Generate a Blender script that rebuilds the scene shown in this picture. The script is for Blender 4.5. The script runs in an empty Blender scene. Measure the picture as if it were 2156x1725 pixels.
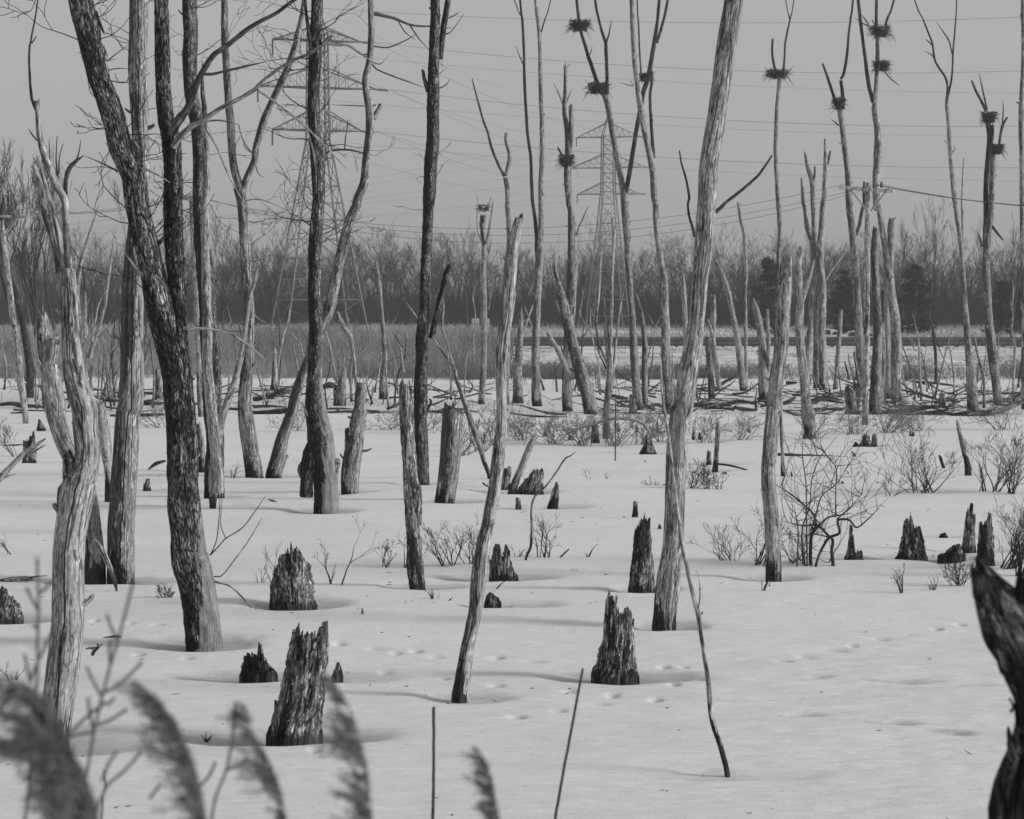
import bpy, math, random
import numpy as np
from math import radians, pi

# ------------------------------------------------------------------ scene
C = bpy.context.scene.collection
scn = bpy.context.scene
W_, H_, FPX, HZ, CAMH = 2156.0, 1725.0, 4863.0, 640.0, 3.8
A_ = math.atan((H_/2-HZ)/FPX)
SA, CA = math.sin(A_), math.cos(A_)

def ray(px, py):
    cx = (px-W_/2)/FPX; cy = -(py-H_/2)/FPX
    return np.array([cx, CA+cy*SA, -SA+cy*CA])
def at(px, py, Y):
    r = ray(px, py); return np.array([0, 0, CAMH]) + r*(Y/r[1])
def ground_Y(py, z=0.0):
    r = ray(W_/2, py); return r[1]*(CAMH-z)/(-r[2])
def gp(px, py, z=0.0):
    return at(px, py, ground_Y(py, z))

# ------------------------------------------------------------------ survey sheets
TX = {'A': 0.0, 'B': 517.4, 'C': 1034.8, 'D': 1595.4}
TY = {'1': 0.0, '2': 431.2, '3': 862.4, '4': 1276.3}
def parse(s):
    out = []; ox = oy = 0.0; k = 1.0; lw = 10.0
    for tok in s.split():
        if tok == 'F': ox = oy = 0.0; k = 1.0; continue
        if tok[0] in TX and len(tok) == 2: ox, oy, k = TX[tok[0]], TY[tok[1]], 0.26; continue
        v = [float(q) for q in tok.split(',')]
        w = v[2]*k if len(v) > 2 else lw
        lw = w
        out.append((ox+v[0]*k, oy+v[1]*k, w))
    return out

# ------------------------------------------------------------------ noise
def _hash(ix, iy, iz, seed):
    n = (ix*374761393 + iy*668265263 + iz*2147483647 + seed*1274126177) & 0xFFFFFFFF
    n = ((n ^ (n >> 13))*1274126177) & 0xFFFFFFFF
    n = (n ^ (n >> 16)) & 0xFFFFFFFF
    return n.astype(np.float64)/4294967295.0*2-1
def vnoise(x, y, z, seed=0):
    x = np.asarray(x, float); y = np.asarray(y, float); z = np.asarray(z, float)
    x, y, z = np.broadcast_arrays(x, y, z)
    fx, fy, fz = np.floor(x), np.floor(y), np.floor(z)
    ix, iy, iz = fx.astype(np.int64), fy.astype(np.int64), fz.astype(np.int64)
    tx, ty, tz = x-fx, y-fy, z-fz
    tx = tx*tx*(3-2*tx); ty = ty*ty*(3-2*ty); tz = tz*tz*(3-2*tz)
    def h(a, b, c): return _hash(ix+a, iy+b, iz+c, seed)
    x00 = h(0,0,0)*(1-tx)+h(1,0,0)*tx; x10 = h(0,1,0)*(1-tx)+h(1,1,0)*tx
    x01 = h(0,0,1)*(1-tx)+h(1,0,1)*tx; x11 = h(0,1,1)*(1-tx)+h(1,1,1)*tx
    return (x00*(1-ty)+x10*ty)*(1-tz) + (x01*(1-ty)+x11*ty)*tz
def fbm(x, y, z, seed=0, o=3):
    s = 0; a = 1.0; t = 0
    for i in range(o):
        s = s + a*vnoise(x*2**i, y*2**i, z*2**i, seed+i*17); t += a; a *= .5
    return s/t

# ------------------------------------------------------------------ mesh linking
def mesh_np(name, V, quads=None, tris=None, bk=None, hg=None, smooth=True, ang=None):
    me = bpy.data.meshes.new(name)
    V = np.asarray(V, np.float32)
    q = np.zeros((0, 4), np.int32) if quads is None else np.asarray(quads, np.int32).reshape(-1, 4)
    t = np.zeros((0, 3), np.int32) if tris is None else np.asarray(tris, np.int32).reshape(-1, 3)
    me.vertices.add(len(V)); me.vertices.foreach_set('co', V.ravel())
    nl = q.size+t.size
    me.loops.add(nl)
    me.loops.foreach_set('vertex_index', np.concatenate([q.ravel(), t.ravel()]))
    me.polygons.add(len(q)+len(t))
    ls = np.concatenate([np.arange(len(q))*4, len(q)*4+np.arange(len(t))*3]).astype(np.int32)
    me.polygons.foreach_set('loop_start', ls)
    me.polygons.foreach_set('use_smooth', np.full(len(q)+len(t), smooth))
    if bk is not None:
        a = me.attributes.new('bk', 'FLOAT_VECTOR', 'POINT'); a.data.foreach_set('vector', np.asarray(bk, np.float32).ravel())
    if hg is not None:
        a = me.attributes.new('hg', 'FLOAT', 'POINT'); a.data.foreach_set('value', np.asarray(hg, np.float32).ravel())
    if ang is not None:
        a = me.attributes.new('ang', 'FLOAT', 'POINT'); a.data.foreach_set('value', np.asarray(ang, np.float32).ravel())
    me.update(calc_edges=True)
    return me
def link(name, me, mat, parent=None):
    o = bpy.data.objects.new(name, me)
    if mat is not None: me.materials.clear(); me.materials.append(mat)
    C.objects.link(o)
    if parent is not None: o.parent = parent
    return o
def tag(o, label=None, cat=None, group=None, kind=None):
    if label: o['label'] = label
    if cat: o['category'] = cat
    if group: o['group'] = group
    if kind: o['kind'] = kind
    return o
def empty(name, loc, label, cat, group=None):
    o = bpy.data.objects.new(name, None); C.objects.link(o); o.location = loc
    o.empty_display_size = .3
    return tag(o, label, cat, group)

# a Collector gathers tubes in world coordinates and writes them relative to an origin
class Col:
    def __init__(s): s.V = []; s.Q = []; s.T = []; s.B = []; s.A = []; s.n = 0
    def add(s, V, Q=None, T=None, B=None, A=None):
        V = np.asarray(V, float).reshape(-1, 3)
        s.A.append(np.zeros(len(V)) if A is None else np.asarray(A, float).ravel())
        s.V.append(V); s.B.append(np.asarray(B, float).reshape(-1, 3) if B is not None else V)
        if Q is not None and len(Q): s.Q.append(np.asarray(Q).reshape(-1, 4)+s.n)
        if T is not None and len(T): s.T.append(np.asarray(T).reshape(-1, 3)+s.n)
        s.n += len(V)
    def build(s, name, mat, parent=None, org=(0, 0, 0), smooth=True):
        V = np.concatenate(s.V); B = np.concatenate(s.B)
        Q = np.concatenate(s.Q) if s.Q else None
        T = np.concatenate(s.T) if s.T else None
        hg = V[:, 2].copy()
        return link(name, mesh_np(name, V-np.asarray(org), Q, T, B, hg, smooth, np.concatenate(s.A)), mat, parent)

def segs(col, P0, P1, R0, R1, n=3):
    """many straight tapered prisms at once"""
    P0 = np.asarray(P0, float); P1 = np.asarray(P1, float)
    if len(P0) == 0: return
    R0 = np.broadcast_to(np.asarray(R0, float), (len(P0),)); R1 = np.broadcast_to(np.asarray(R1, float), (len(P0),))
    t = P1-P0; L = np.linalg.norm(t, axis=1, keepdims=True)+1e-9; t = t/L
    ref = np.where(np.abs(t[:, 1:2]) < .8, np.array([[0, 1., 0]]), np.array([[1., 0, 0]]))
    e1 = np.cross(t, ref); e1 /= np.linalg.norm(e1, axis=1, keepdims=True)
    e2 = np.cross(t, e1)
    a = np.arange(n)*2*pi/n
    ring = np.cos(a)[None, :, None]*e1[:, None, :] + np.sin(a)[None, :, None]*e2[:, None, :]
    V0 = P0[:, None, :]+ring*R0[:, None, None]; V1 = P1[:, None, :]+ring*R1[:, None, None]
    V = np.concatenate([V0, V1], axis=1).reshape(-1, 3)
    i = np.arange(n); j = (i+1) % n
    q = np.stack([i, j, j+n, i+n], 1)
    Q = (q[None]+(np.arange(len(P0))*2*n)[:, None, None]).reshape(-1, 4)
    col.add(V, Q)

def catmull(P, m):
    """P (k,d) control points -> dense smooth polyline"""
    P = np.asarray(P, float)
    if len(P) == 2:
        t = np.linspace(0, 1, m)[:, None]; return P[0]*(1-t)+P[1]*t
    E = np.vstack([2*P[0]-P[1], P, 2*P[-1]-P[-2]])
    L = np.concatenate([[0], np.cumsum(np.linalg.norm(np.diff(P[:, :2], axis=0), axis=1)+1e-6)])
    u = np.linspace(0, L[-1], m)
    k = np.clip(np.searchsorted(L, u, side='right')-1, 0, len(P)-2)
    t = ((u-L[k])/(L[k+1]-L[k]))[:, None]
    # finite-difference tangents on non-uniform knots
    tan = np.zeros_like(P)
    tan[1:-1] = (P[2:]-P[:-2])/(L[2:]-L[:-2])[:, None]
    tan[0] = (P[1]-P[0])/(L[1]-L[0]); tan[-1] = (P[-1]-P[-2])/(L[-1]-L[-2])
    h = (L[k+1]-L[k])[:, None]
    return (2*t**3-3*t**2+1)*P[k]+(t**3-2*t**2+t)*h*tan[k]+(-2*t**3+3*t**2)*P[k+1]+(t**3-t**2)*h*tan[k+1]

def tube(col, P, R, seg=16, step=.05, amp=.05, rough=.0, seed=0, cut=None, cap=True, flute=0.0, knots=True, jag=0.0):
    """one limb swept along world points P with radii R; 'cut' (function of angle array and radius) shortens the top"""
    P = np.asarray(P, float); R = np.asarray(R, float)
    L0 = np.sum(np.linalg.norm(np.diff(P, axis=0), axis=1))
    m = int(max(4, min(700, L0/step)))
    D = catmull(np.column_stack([P[:, 0], P[:, 2], P[:, 1], R]), m)
    ctr = np.column_stack([D[:, 0], D[:, 2], D[:, 1]]); rad = np.maximum(D[:, 3], R.min()*.8)
    s = np.concatenate([[0], np.cumsum(np.linalg.norm(np.diff(ctr, axis=0), axis=1))]); L = s[-1]
    # gentle crookedness
    w = rad*.22
    ctr = ctr+np.column_stack([w*fbm(s*.9/(R.mean()*9), seed*1.3, 0, seed, 3), w*fbm(s*.9/(R.mean()*9), 7.7, seed*.7, seed+5, 3), 0*s])
    t = np.gradient(ctr, axis=0); t /= np.linalg.norm(t, axis=1, keepdims=True)+1e-9
    ref = np.where(np.abs(t[:, 1:2]) < .85, np.array([[0, 1., 0]]), np.array([[0, 0, 1.]]))
    e1 = np.cross(ref, t); e1 /= np.linalg.norm(e1, axis=1, keepdims=True); e2 = np.cross(t, e1)
    a = np.arange(seg)*2*pi/seg
    S = np.repeat(s[:, None], seg, 1)
    if cut is not None:
        S = np.minimum(S, (L-cut(a))[None, :])
    elif jag:
        c = jag*R[-1]*(.5+.5*fbm(np.cos(a)*1.7, np.sin(a)*1.7, seed*3.1, seed+3, 2))**1.3*3
        c = c+jag*R[-1]*.8*np.abs(vnoise(a*4, seed, 0, seed))
        S = np.minimum(S, (L-c)[None, :])
    def I(arr): return np.stack([np.interp(S, s, arr[:, k]) for k in range(3)], -1)
    Cc, E1, E2 = I(ctr), I(e1), I(e2); Rr = np.interp(S, s, rad)
    ca, sa = np.cos(a)[None, :], np.sin(a)[None, :]
    rm = R.mean()
    disp = amp*fbm(ca*1.3+seed, sa*1.3, S/(rm*5), seed, 3)*2
    if knots: disp = disp+amp*1.3*np.maximum(0, vnoise(ca*1.2, sa*1.2+9, S/(rm*4), seed+9)-.35)*2
    if rough:
        f1 = 1-np.abs(vnoise(ca*4.2, sa*4.2, S/(rm*1.6)+seed, seed+21))*2
        f2 = 1-np.abs(vnoise(ca*8, sa*8, S/(rm*.9)+seed, seed+22))*2
        disp = disp+rough*(f1*.6+f2*.4)
    if flute:
        g1 = vnoise(ca*3.1, sa*3.1, S/(rm*6)+seed, seed+31); g2 = 1-2*np.abs(vnoise(ca*6.5, sa*6.5, S/(rm*3), seed+32))
        g3 = vnoise(ca*12, sa*12, S/(rm*2), seed+33)
        disp = disp+flute*(g1+.6*g2+.4*g3)
    RR = Rr*(1+disp)
    V = Cc+E1*(ca*RR)[..., None]+E2*(sa*RR)[..., None]
    B = np.stack([ca*Rr, sa*Rr, S], -1)+np.array([seed*3.7, seed*1.9, 0])
    i = np.arange(m-1)[:, None]*seg; j = np.arange(seg)[None, :]; j2 = (j+1) % seg
    Q = np.stack([i+j, i+j2, i+seg+j2, i+seg+j], -1).reshape(-1, 4)
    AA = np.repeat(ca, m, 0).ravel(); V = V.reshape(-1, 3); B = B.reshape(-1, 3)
    T = []
    if cap:
        smin = S[-1].min(); sc = max(0, smin-R[-1]*.4)
        cc = np.array([np.interp(sc, s, ctr[:, k]) for k in range(3)])
        V = np.vstack([V, cc]); AA = np.append(AA, 0); B = np.vstack([B, [seed*3.7, seed*1.9, sc]])
        k = (m-1)*seg
        T = np.stack([k+np.arange(seg), k+(np.arange(seg)+1) % seg, np.full(seg, len(V)-1)], 1)
    col.add(V, Q, T, B, AA)
    return ctr, rad

# ------------------------------------------------------------------ materials (all neutral: the photograph is black and white)
def newmat(name):
    m = bpy.data.materials.new(name); m.use_nodes = True
    nt = m.node_tree; nt.nodes.clear()
    out = nt.nodes.new('ShaderNodeOutputMaterial'); b = nt.nodes.new('ShaderNodeBsdfPrincipled')
    b.inputs['Roughness'].default_value = .85
    b.inputs['Specular IOR Level'].default_value = .25
    nt.links.new(b.outputs[0], out.inputs[0])
    return m, nt, b
def N(nt, t, **kw):
    n = nt.nodes.new(t)
    for k, v in kw.items():
        if k in n.inputs: n.inputs[k].default_value = v
        else: setattr(n, k, v)
    return n
def ramp(nt, src, stops):
    r = nt.nodes.new('ShaderNodeValToRGB'); cr = r.color_ramp
    while len(cr.elements) < len(stops): cr.elements.new(.5)
    for e, (p, v) in zip(cr.elements, stops): e.position = p; e.color = (v, v, v, 1)
    nt.links.new(src, r.inputs[0]); return r.outputs[0]
def mul(nt, a, b, op='MULTIPLY'):
    m = N(nt, 'ShaderNodeMath', operation=op)
    for i, v in enumerate((a, b)):
        if isinstance(v, (int, float)): m.inputs[i].default_value = v
        else: nt.links.new(v, m.inputs[i])
    return m.outputs[0]
def mix(nt, f, a, b):
    m = nt.nodes.new('ShaderNodeMix'); m.data_type = 'FLOAT'
    for k, v in ((0, f), (2, a), (3, b)):
        if isinstance(v, (int, float)): m.inputs[k].default_value = v
        else: nt.links.new(v, m.inputs[k])
    return m.outputs[0]
def coords(nt, scale, attr='bk'):
    a = N(nt, 'ShaderNodeAttribute', attribute_name=attr)
    m = N(nt, 'ShaderNodeMapping'); m.inputs['Scale'].default_value = scale
    nt.links.new(a.outputs['Vector'], m.inputs['Vector']); return m.outputs[0]
def noise(nt, vec, scale, detail=5, rough=.6, dist=0):
    n = N(nt, 'ShaderNodeTexNoise'); n.inputs['Scale'].default_value = scale; n.inputs['Detail'].default_value = detail
    n.inputs['Roughness'].default_value = rough; n.inputs['Distortion'].default_value = dist
    nt.links.new(vec, n.inputs['Vector']); return n.outputs[0]

def wood(name, lo, hi, patch=.5, patchv=.02, cracks=.5, plates=0.0, stain=.8, stainh=.5, bump=.4, fine=30, vary=.25, side=0.0, blotch=1.0, line=None, bare=0.0, dark=.9):
    m, nt, b = newmat(name)
    st = coords(nt, (1, 1, .10)); iso = coords(nt, (1, 1, .4)); vst = coords(nt, (1, 1, .045)); v2 = coords(nt, (1, 1, .09))
    grain = noise(nt, st, fine*1.6, 6, .75, .5)
    v = ramp(nt, grain, [(.40, lo), (.60, hi)])
    mot = noise(nt, iso, 11, 6, .72)
    v = mul(nt, v, ramp(nt, mot, [(.40, 1-.62*blotch), (.60, 1+.35*blotch)]))
    mo2 = noise(nt, iso, 38, 4, .7)
    v = mul(nt, v, ramp(nt, mo2, [(.41, 1-.4*blotch), (.59, 1+.25*blotch)]))
    # remnants of dark bark and lichen with ragged borders
    hg = N(nt, 'ShaderNodeAttribute', attribute_name='hg').outputs['Fac']
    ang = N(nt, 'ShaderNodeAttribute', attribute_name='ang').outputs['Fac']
    p1_ = noise(nt, coords(nt, (1, 1, .22)), 3.4, 5, .6, .35); p2_ = noise(nt, coords(nt, (1, 1, .25)), 9, 6, .7, .3); p3_ = noise(nt, coords(nt, (1, 1, .22)), 30, 5, .7, .2)
    pt = mul(nt, mul(nt, mul(nt, p1_, .5), mul(nt, p2_, .42), 'ADD'), mul(nt, p3_, .36), 'ADD')     # about .64 on average
    if side: pt = mul(nt, pt, mul(nt, ang, -side), 'ADD')  # crowds patches onto the left; beyond half-barked wood this is painted shade
    T0 = .715-.15*patch
    pf = ramp(nt, pt, [(T0-.008, 0), (T0+.012, 1)])
    if stain:
        k = mul(nt, mul(nt, mul(nt, pt, -.64, 'ADD'), -4.6*stainh), hg, 'ADD')
        mr = N(nt, 'ShaderNodeMapRange'); nt.links.new(k, mr.inputs[0])
        mr.inputs[1].default_value = stainh*.42; mr.inputs[2].default_value = stainh*.58
        mr.inputs[3].default_value = stain; mr.inputs[4].default_value = 0
    v = mix(nt, mul(nt, pf, dark), v, mul(nt, ramp(nt, mo2, [(.42, .35), (.6, 2.4)]), patchv))
    if stain: v = mix(nt, mr.outputs[0], v, ramp(nt, mo2, [(.42, .006), (.62, .035)]))
    h = mul(nt, mul(nt, grain, .5), mul(nt, mot, .6), 'ADD')
    if cracks:
        for q, (vec, sc, wd) in enumerate(((vst, 15, .035), (v2, 42, .045))):
            ck = noise(nt, vec, sc, 4, .6, .8)
            cf = ramp(nt, ck, [(.5-wd, 0), (.498, 1), (.502, 1), (.5+wd, 0)])
            cf = mul(nt, cf, ramp(nt, mot if q else pt, [(.42, 0), (.55, 1)]))
            v = mix(nt, mul(nt, cf, cracks*(1, .7)[q]), v, .006)
            h = mul(nt, h, mul(nt, cf, -1.2), 'ADD')
    if plates:
        wv = coords(nt, (1, 1, .16))
        nn = N(nt, 'ShaderNodeTexNoise'); nn.inputs['Scale'].default_value = 18; nn.inputs['Detail'].default_value = 4; nt.links.new(wv, nn.inputs['Vector'])
        ad = N(nt, 'ShaderNodeVectorMath', operation='MULTIPLY_ADD'); ad.inputs[1].default_value = (.09, .09, .09)
        nt.links.new(nn.outputs[1], ad.inputs[0]); nt.links.new(wv, ad.inputs[2])
        vo = N(nt, 'ShaderNodeTexVoronoi', feature='DISTANCE_TO_EDGE'); vo.inputs['Scale'].default_value = 44
        nt.links.new(ad.outputs[0], vo.inputs['Vector'])
        jit = mul(nt, vo.outputs['Distance'], mul(nt, mul(nt, mo2, 1.0), -.12, 'MULTIPLY'), 'ADD')
        pl = ramp(nt, jit, [(-.03, 0), (.16, 1)])
        v = mul(nt, v, mix(nt, plates, 1.0, ramp(nt, jit, [(-.02, .08), (.12, 1.25)])))
        h = mul(nt, h, mul(nt, pl, 1.6), 'ADD')
    if bare:      # the bark has come off in a ragged sheet near the foot
        q = mul(nt, mul(nt, mul(nt, p2_, -.5, 'ADD'), 2.2), mul(nt, mul(nt, p1_, -.5, 'ADD'), 1.5), 'ADD')
        e = mul(nt, mul(nt, q, mul(nt, ang, .95), 'ADD'), mul(nt, hg, -1/bare), 'ADD')
        bf = ramp(nt, mul(nt, e, .22, 'ADD'), [(.0, 0), (.06, 1)])
        v = mix(nt, bf, v, mul(nt, mul(nt, ramp(nt, grain, [(.4, .26), (.6, .42)]), ramp(nt, mot, [(.4, .6), (.6, 1.1)])), 1.0))
        h = mul(nt, h, mix(nt, bf, 1, .15))
    if line is not None:      # one long drying split
        wv = noise(nt, coords(nt, (.2, .2, 1)), 1.3, 4, .6)
        d = mul(nt, mul(nt, ang, mul(nt, wv, -1.1), 'ADD'), .55-line, 'ADD')
        d = mul(nt, d, 0, 'ABSOLUTE'); lf = ramp(nt, d, [(.03, 1), (.07, 0)])
        v = mix(nt, lf, v, .004); h = mul(nt, h, mul(nt, lf, -2), 'ADD')
    oi = N(nt, 'ShaderNodeObjectInfo').outputs['Random']
    v = mul(nt, v, mix(nt, oi, 1-vary, 1+vary))
    cmb = N(nt, 'ShaderNodeCombineColor')
    for i in range(3): nt.links.new(v, cmb.inputs[i])
    nt.links.new(cmb.outputs[0], b.inputs['Base Color'])
    bp = N(nt, 'ShaderNodeBump'); bp.inputs['Strength'].default_value = bump; bp.inputs['Distance'].default_value = .03
    nt.links.new(h, bp.inputs['Height']); nt.links.new(bp.outputs[0], b.inputs['Normal'])
    return m
def flat(name, v, rough=.8, var=.3, scale=8, metal=0):
    m, nt, b = newmat(name)
    b.inputs['Roughness'].default_value = rough; b.inputs['Metallic'].default_value = metal
    n = noise(nt, N(nt, 'ShaderNodeTexCoord').outputs['Object'], scale, 5, .65)
    c = ramp(nt, n, [(.3, v*(1-var)), (.7, v*(1+var))])
    nt.links.new(c, b.inputs['Base Color']); return m

M = {
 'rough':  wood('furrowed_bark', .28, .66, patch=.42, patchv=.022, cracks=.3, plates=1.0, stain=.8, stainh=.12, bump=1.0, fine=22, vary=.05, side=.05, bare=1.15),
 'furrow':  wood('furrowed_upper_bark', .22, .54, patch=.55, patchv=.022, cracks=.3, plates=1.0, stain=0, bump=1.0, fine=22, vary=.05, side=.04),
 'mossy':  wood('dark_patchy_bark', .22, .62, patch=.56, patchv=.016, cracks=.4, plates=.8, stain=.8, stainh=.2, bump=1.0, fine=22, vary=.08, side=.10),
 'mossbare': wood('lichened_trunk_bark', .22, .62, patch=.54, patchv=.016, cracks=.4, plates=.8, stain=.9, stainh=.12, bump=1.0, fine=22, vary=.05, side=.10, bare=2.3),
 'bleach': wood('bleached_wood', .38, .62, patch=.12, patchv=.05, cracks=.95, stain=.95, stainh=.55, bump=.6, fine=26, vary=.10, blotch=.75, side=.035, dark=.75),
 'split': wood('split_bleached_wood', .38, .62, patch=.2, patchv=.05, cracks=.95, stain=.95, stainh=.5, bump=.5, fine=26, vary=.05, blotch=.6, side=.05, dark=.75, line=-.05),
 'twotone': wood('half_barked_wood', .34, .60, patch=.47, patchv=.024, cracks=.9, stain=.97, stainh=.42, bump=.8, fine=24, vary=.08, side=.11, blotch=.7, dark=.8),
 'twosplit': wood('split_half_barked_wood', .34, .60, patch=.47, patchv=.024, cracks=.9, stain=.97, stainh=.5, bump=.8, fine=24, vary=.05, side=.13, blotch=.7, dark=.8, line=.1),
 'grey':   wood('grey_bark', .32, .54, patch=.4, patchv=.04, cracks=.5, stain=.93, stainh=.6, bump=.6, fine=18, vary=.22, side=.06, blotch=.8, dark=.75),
 'upper':  wood('dark_branch_bark', .06, .16, patch=.5, patchv=.025, cracks=.3, stain=0, bump=.5, fine=18, vary=.25),
 'rotten': wood('rotten_wood', .24, .70, patch=.40, patchv=.012, cracks=1.0, stain=.8, stainh=.16, bump=1.0, fine=20, vary=.12, blotch=1.1),
 'char':   wood('wet_rotten_wood', .05, .42, patch=.62, patchv=.012, cracks=1.0, stain=0, bump=1.0, fine=20, vary=.05, blotch=1.1),
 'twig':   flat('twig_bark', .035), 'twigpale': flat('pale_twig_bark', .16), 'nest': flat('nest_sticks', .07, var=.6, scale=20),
 'stick': flat('stick_bark', .05),
 'woods':  flat('bare_woods_twigs', .036, var=.35, scale=.15), 'brush': flat('marsh_brush', .26, var=.3, scale=.8),
 'cattail': flat('dry_cattail', .42, var=.35, scale=.5),
 'pine': flat('pine_needles', .012, var=.4, scale=1), 'steel': flat('galvanised_steel', .26, .5, .2, 3),
 'steelfar': flat('weathered_tower_steel', .15, .6, .15, 3), 'wire': flat('wire_aluminium', .10, .5, .1, 1),
 'pole': wood('pole_wood', .36, .56, patch=.1, cracks=.8, stain=.3, stainh=.4, bump=.3, vary=.1),
 'ceramic': flat('insulator_glass', .10, .3, .1, 3), 'rail': flat('guardrail_steel', .11, .5, .25, 1.5),
 'sign': flat('sign_back_paint', .62, .5, .06, 2), 'paint': flat('white_car_paint', .62, .3, .03, 1), 'glass': flat('car_window_glass', .03, .1, .1, 1),
 'rubber': flat('tyre_rubber', .02), 'asphalt': flat('asphalt', .06, .9, .3, 4),
 'reed': flat('reed_plume_hair', .17, var=.5, scale=6), 'stem': flat('reed_stem', .10, var=.3, scale=6),
}
FSTOP, SKYPOW, SKYMUL, SKYADD, SUNE, EXPO, SNOW, HAZE = 5.8, .5, 1.0, 2.5, 2.9, .06, .84, 0.0004

# ------------------------------------------------------------------ builders
WELLS = []
def limb(col, pts, D, seed, dyd=0.0, dy0=0.0, top='tip', mat='grey', below=0.0):
    """pts: survey points (x, y, width in px) ; D distance; dyd: how far it leans to / from the camera over its length"""
    pts = list(pts)
    if top == 'out':
        (x0, y0, w0), (x1, y1, w1) = pts[-2], pts[-1]
        l = math.hypot(x1-x0, y1-y0); k = 150/l
        pts.append((x1+(x1-x0)*k*.6, min(y1-60, y1+(y1-y0)*k), w1*.86))
        (x1, y1, w1) = pts[-1]; pts.append((x1+(x1-x0)*.15, y1-150, w1*.6))
    elif top == 'tip':
        x, y, w = pts[-1]; pts[-1] = (x, y, w*.55)
    if below:
        x, y, w = pts[0]; pts.insert(0, (x, y+below*FPX/D, w*1.03))
    L = [0]
    for a, b in zip(pts, pts[1:]): L.append(L[-1]+math.hypot(b[0]-a[0], b[1]-a[1]))
    P, R = [], []
    for (x, y, w), l in zip(pts, L):
        Y = D+dy0+dyd*(l/L[-1])
        P.append(at(x, y, Y)); R.append(max(.003, w*.5*Y/FPX))
    wm = sum(p[2] for p in pts)/len(pts)
    seg = int(np.clip(wm*.85, 7, 56 if wm < 90 else 110))
    stp = np.clip(wm/16, 1.3, 4)*D/FPX
    kw = dict(amp=.05, rough=0)
    if mat in ('rough', 'furrow'): kw = dict(amp=.06, rough=.085)
    elif mat in ('mossy', 'mossbare'): kw = dict(amp=.07, rough=.075)
    elif mat == 'rotten': kw = dict(amp=.07, flute=.17, rough=.08)
    elif mat in ('bleach', 'split'): kw = dict(amp=.045, flute=.025)
    elif mat in ('twotone', 'twosplit'): kw = dict(amp=.04, flute=.02, rough=.015)
    elif mat == 'grey': kw = dict(amp=.06, rough=.03)
    elif mat == 'upper': kw = dict(amp=.07, rough=.03)
    elif mat == 'pole': kw = dict(amp=.005, knots=False)
    return tube(col, P, R, seg=seg, step=stp, seed=seed, jag=(1.3 if top == 'broken' else 3.2 if top == 'splinter' else 0), **kw)

_seed = [11]
def nseed(): _seed[0] += 7; return _seed[0]

def grow(out, rng, p, d, L, r, depth, up=.15, spread=.6, n=5, wob=.18, kids=(2, 3), decay=.62, rmin=.002, from_=.3):
    """recursive twig: appends (p0,p1,r0,r1)"""
    q = np.array(p, float); d = np.array(d, float); d /= np.linalg.norm(d)
    marks = []
    for i in range(n):
        d = d+rng.normal(0, wob, 3)+np.array([0, 0, up*.35]); d /= np.linalg.norm(d)
        q2 = q+d*L/n
        ra = r*(1-.6*i/n); rb = r*(1-.6*(i+1)/n)
        out.append((q, q2, max(rmin, ra), max(rmin, rb))); q = q2
        if (i+1)/n > from_: marks.append((q.copy(), d.copy(), rb))
    if depth <= 0: return
    for k in range(rng.integers(kids[0], kids[1]+1)):
        m = marks[rng.integers(0, len(marks))] if k else marks[-1]
        sd = rng.normal(0, 1, 3); sd -= m[1]*sd.dot(m[1]); sd /= np.linalg.norm(sd)+1e-6
        nd = m[1]+sd*spread+np.array([0, 0, up])
        grow(out, rng, m[0], nd, L*decay*rng.uniform(.7, 1.15), max(rmin, m[2]*.75), depth-1, up, spread, max(3, n-1), wob, kids, decay, rmin, from_)

def addsegs(col, out, n=3):
    if not out: return
    segs(col, [o[0] for o in out], [o[1] for o in out], [o[2] for o in out], [o[3] for o in out], n)

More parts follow.
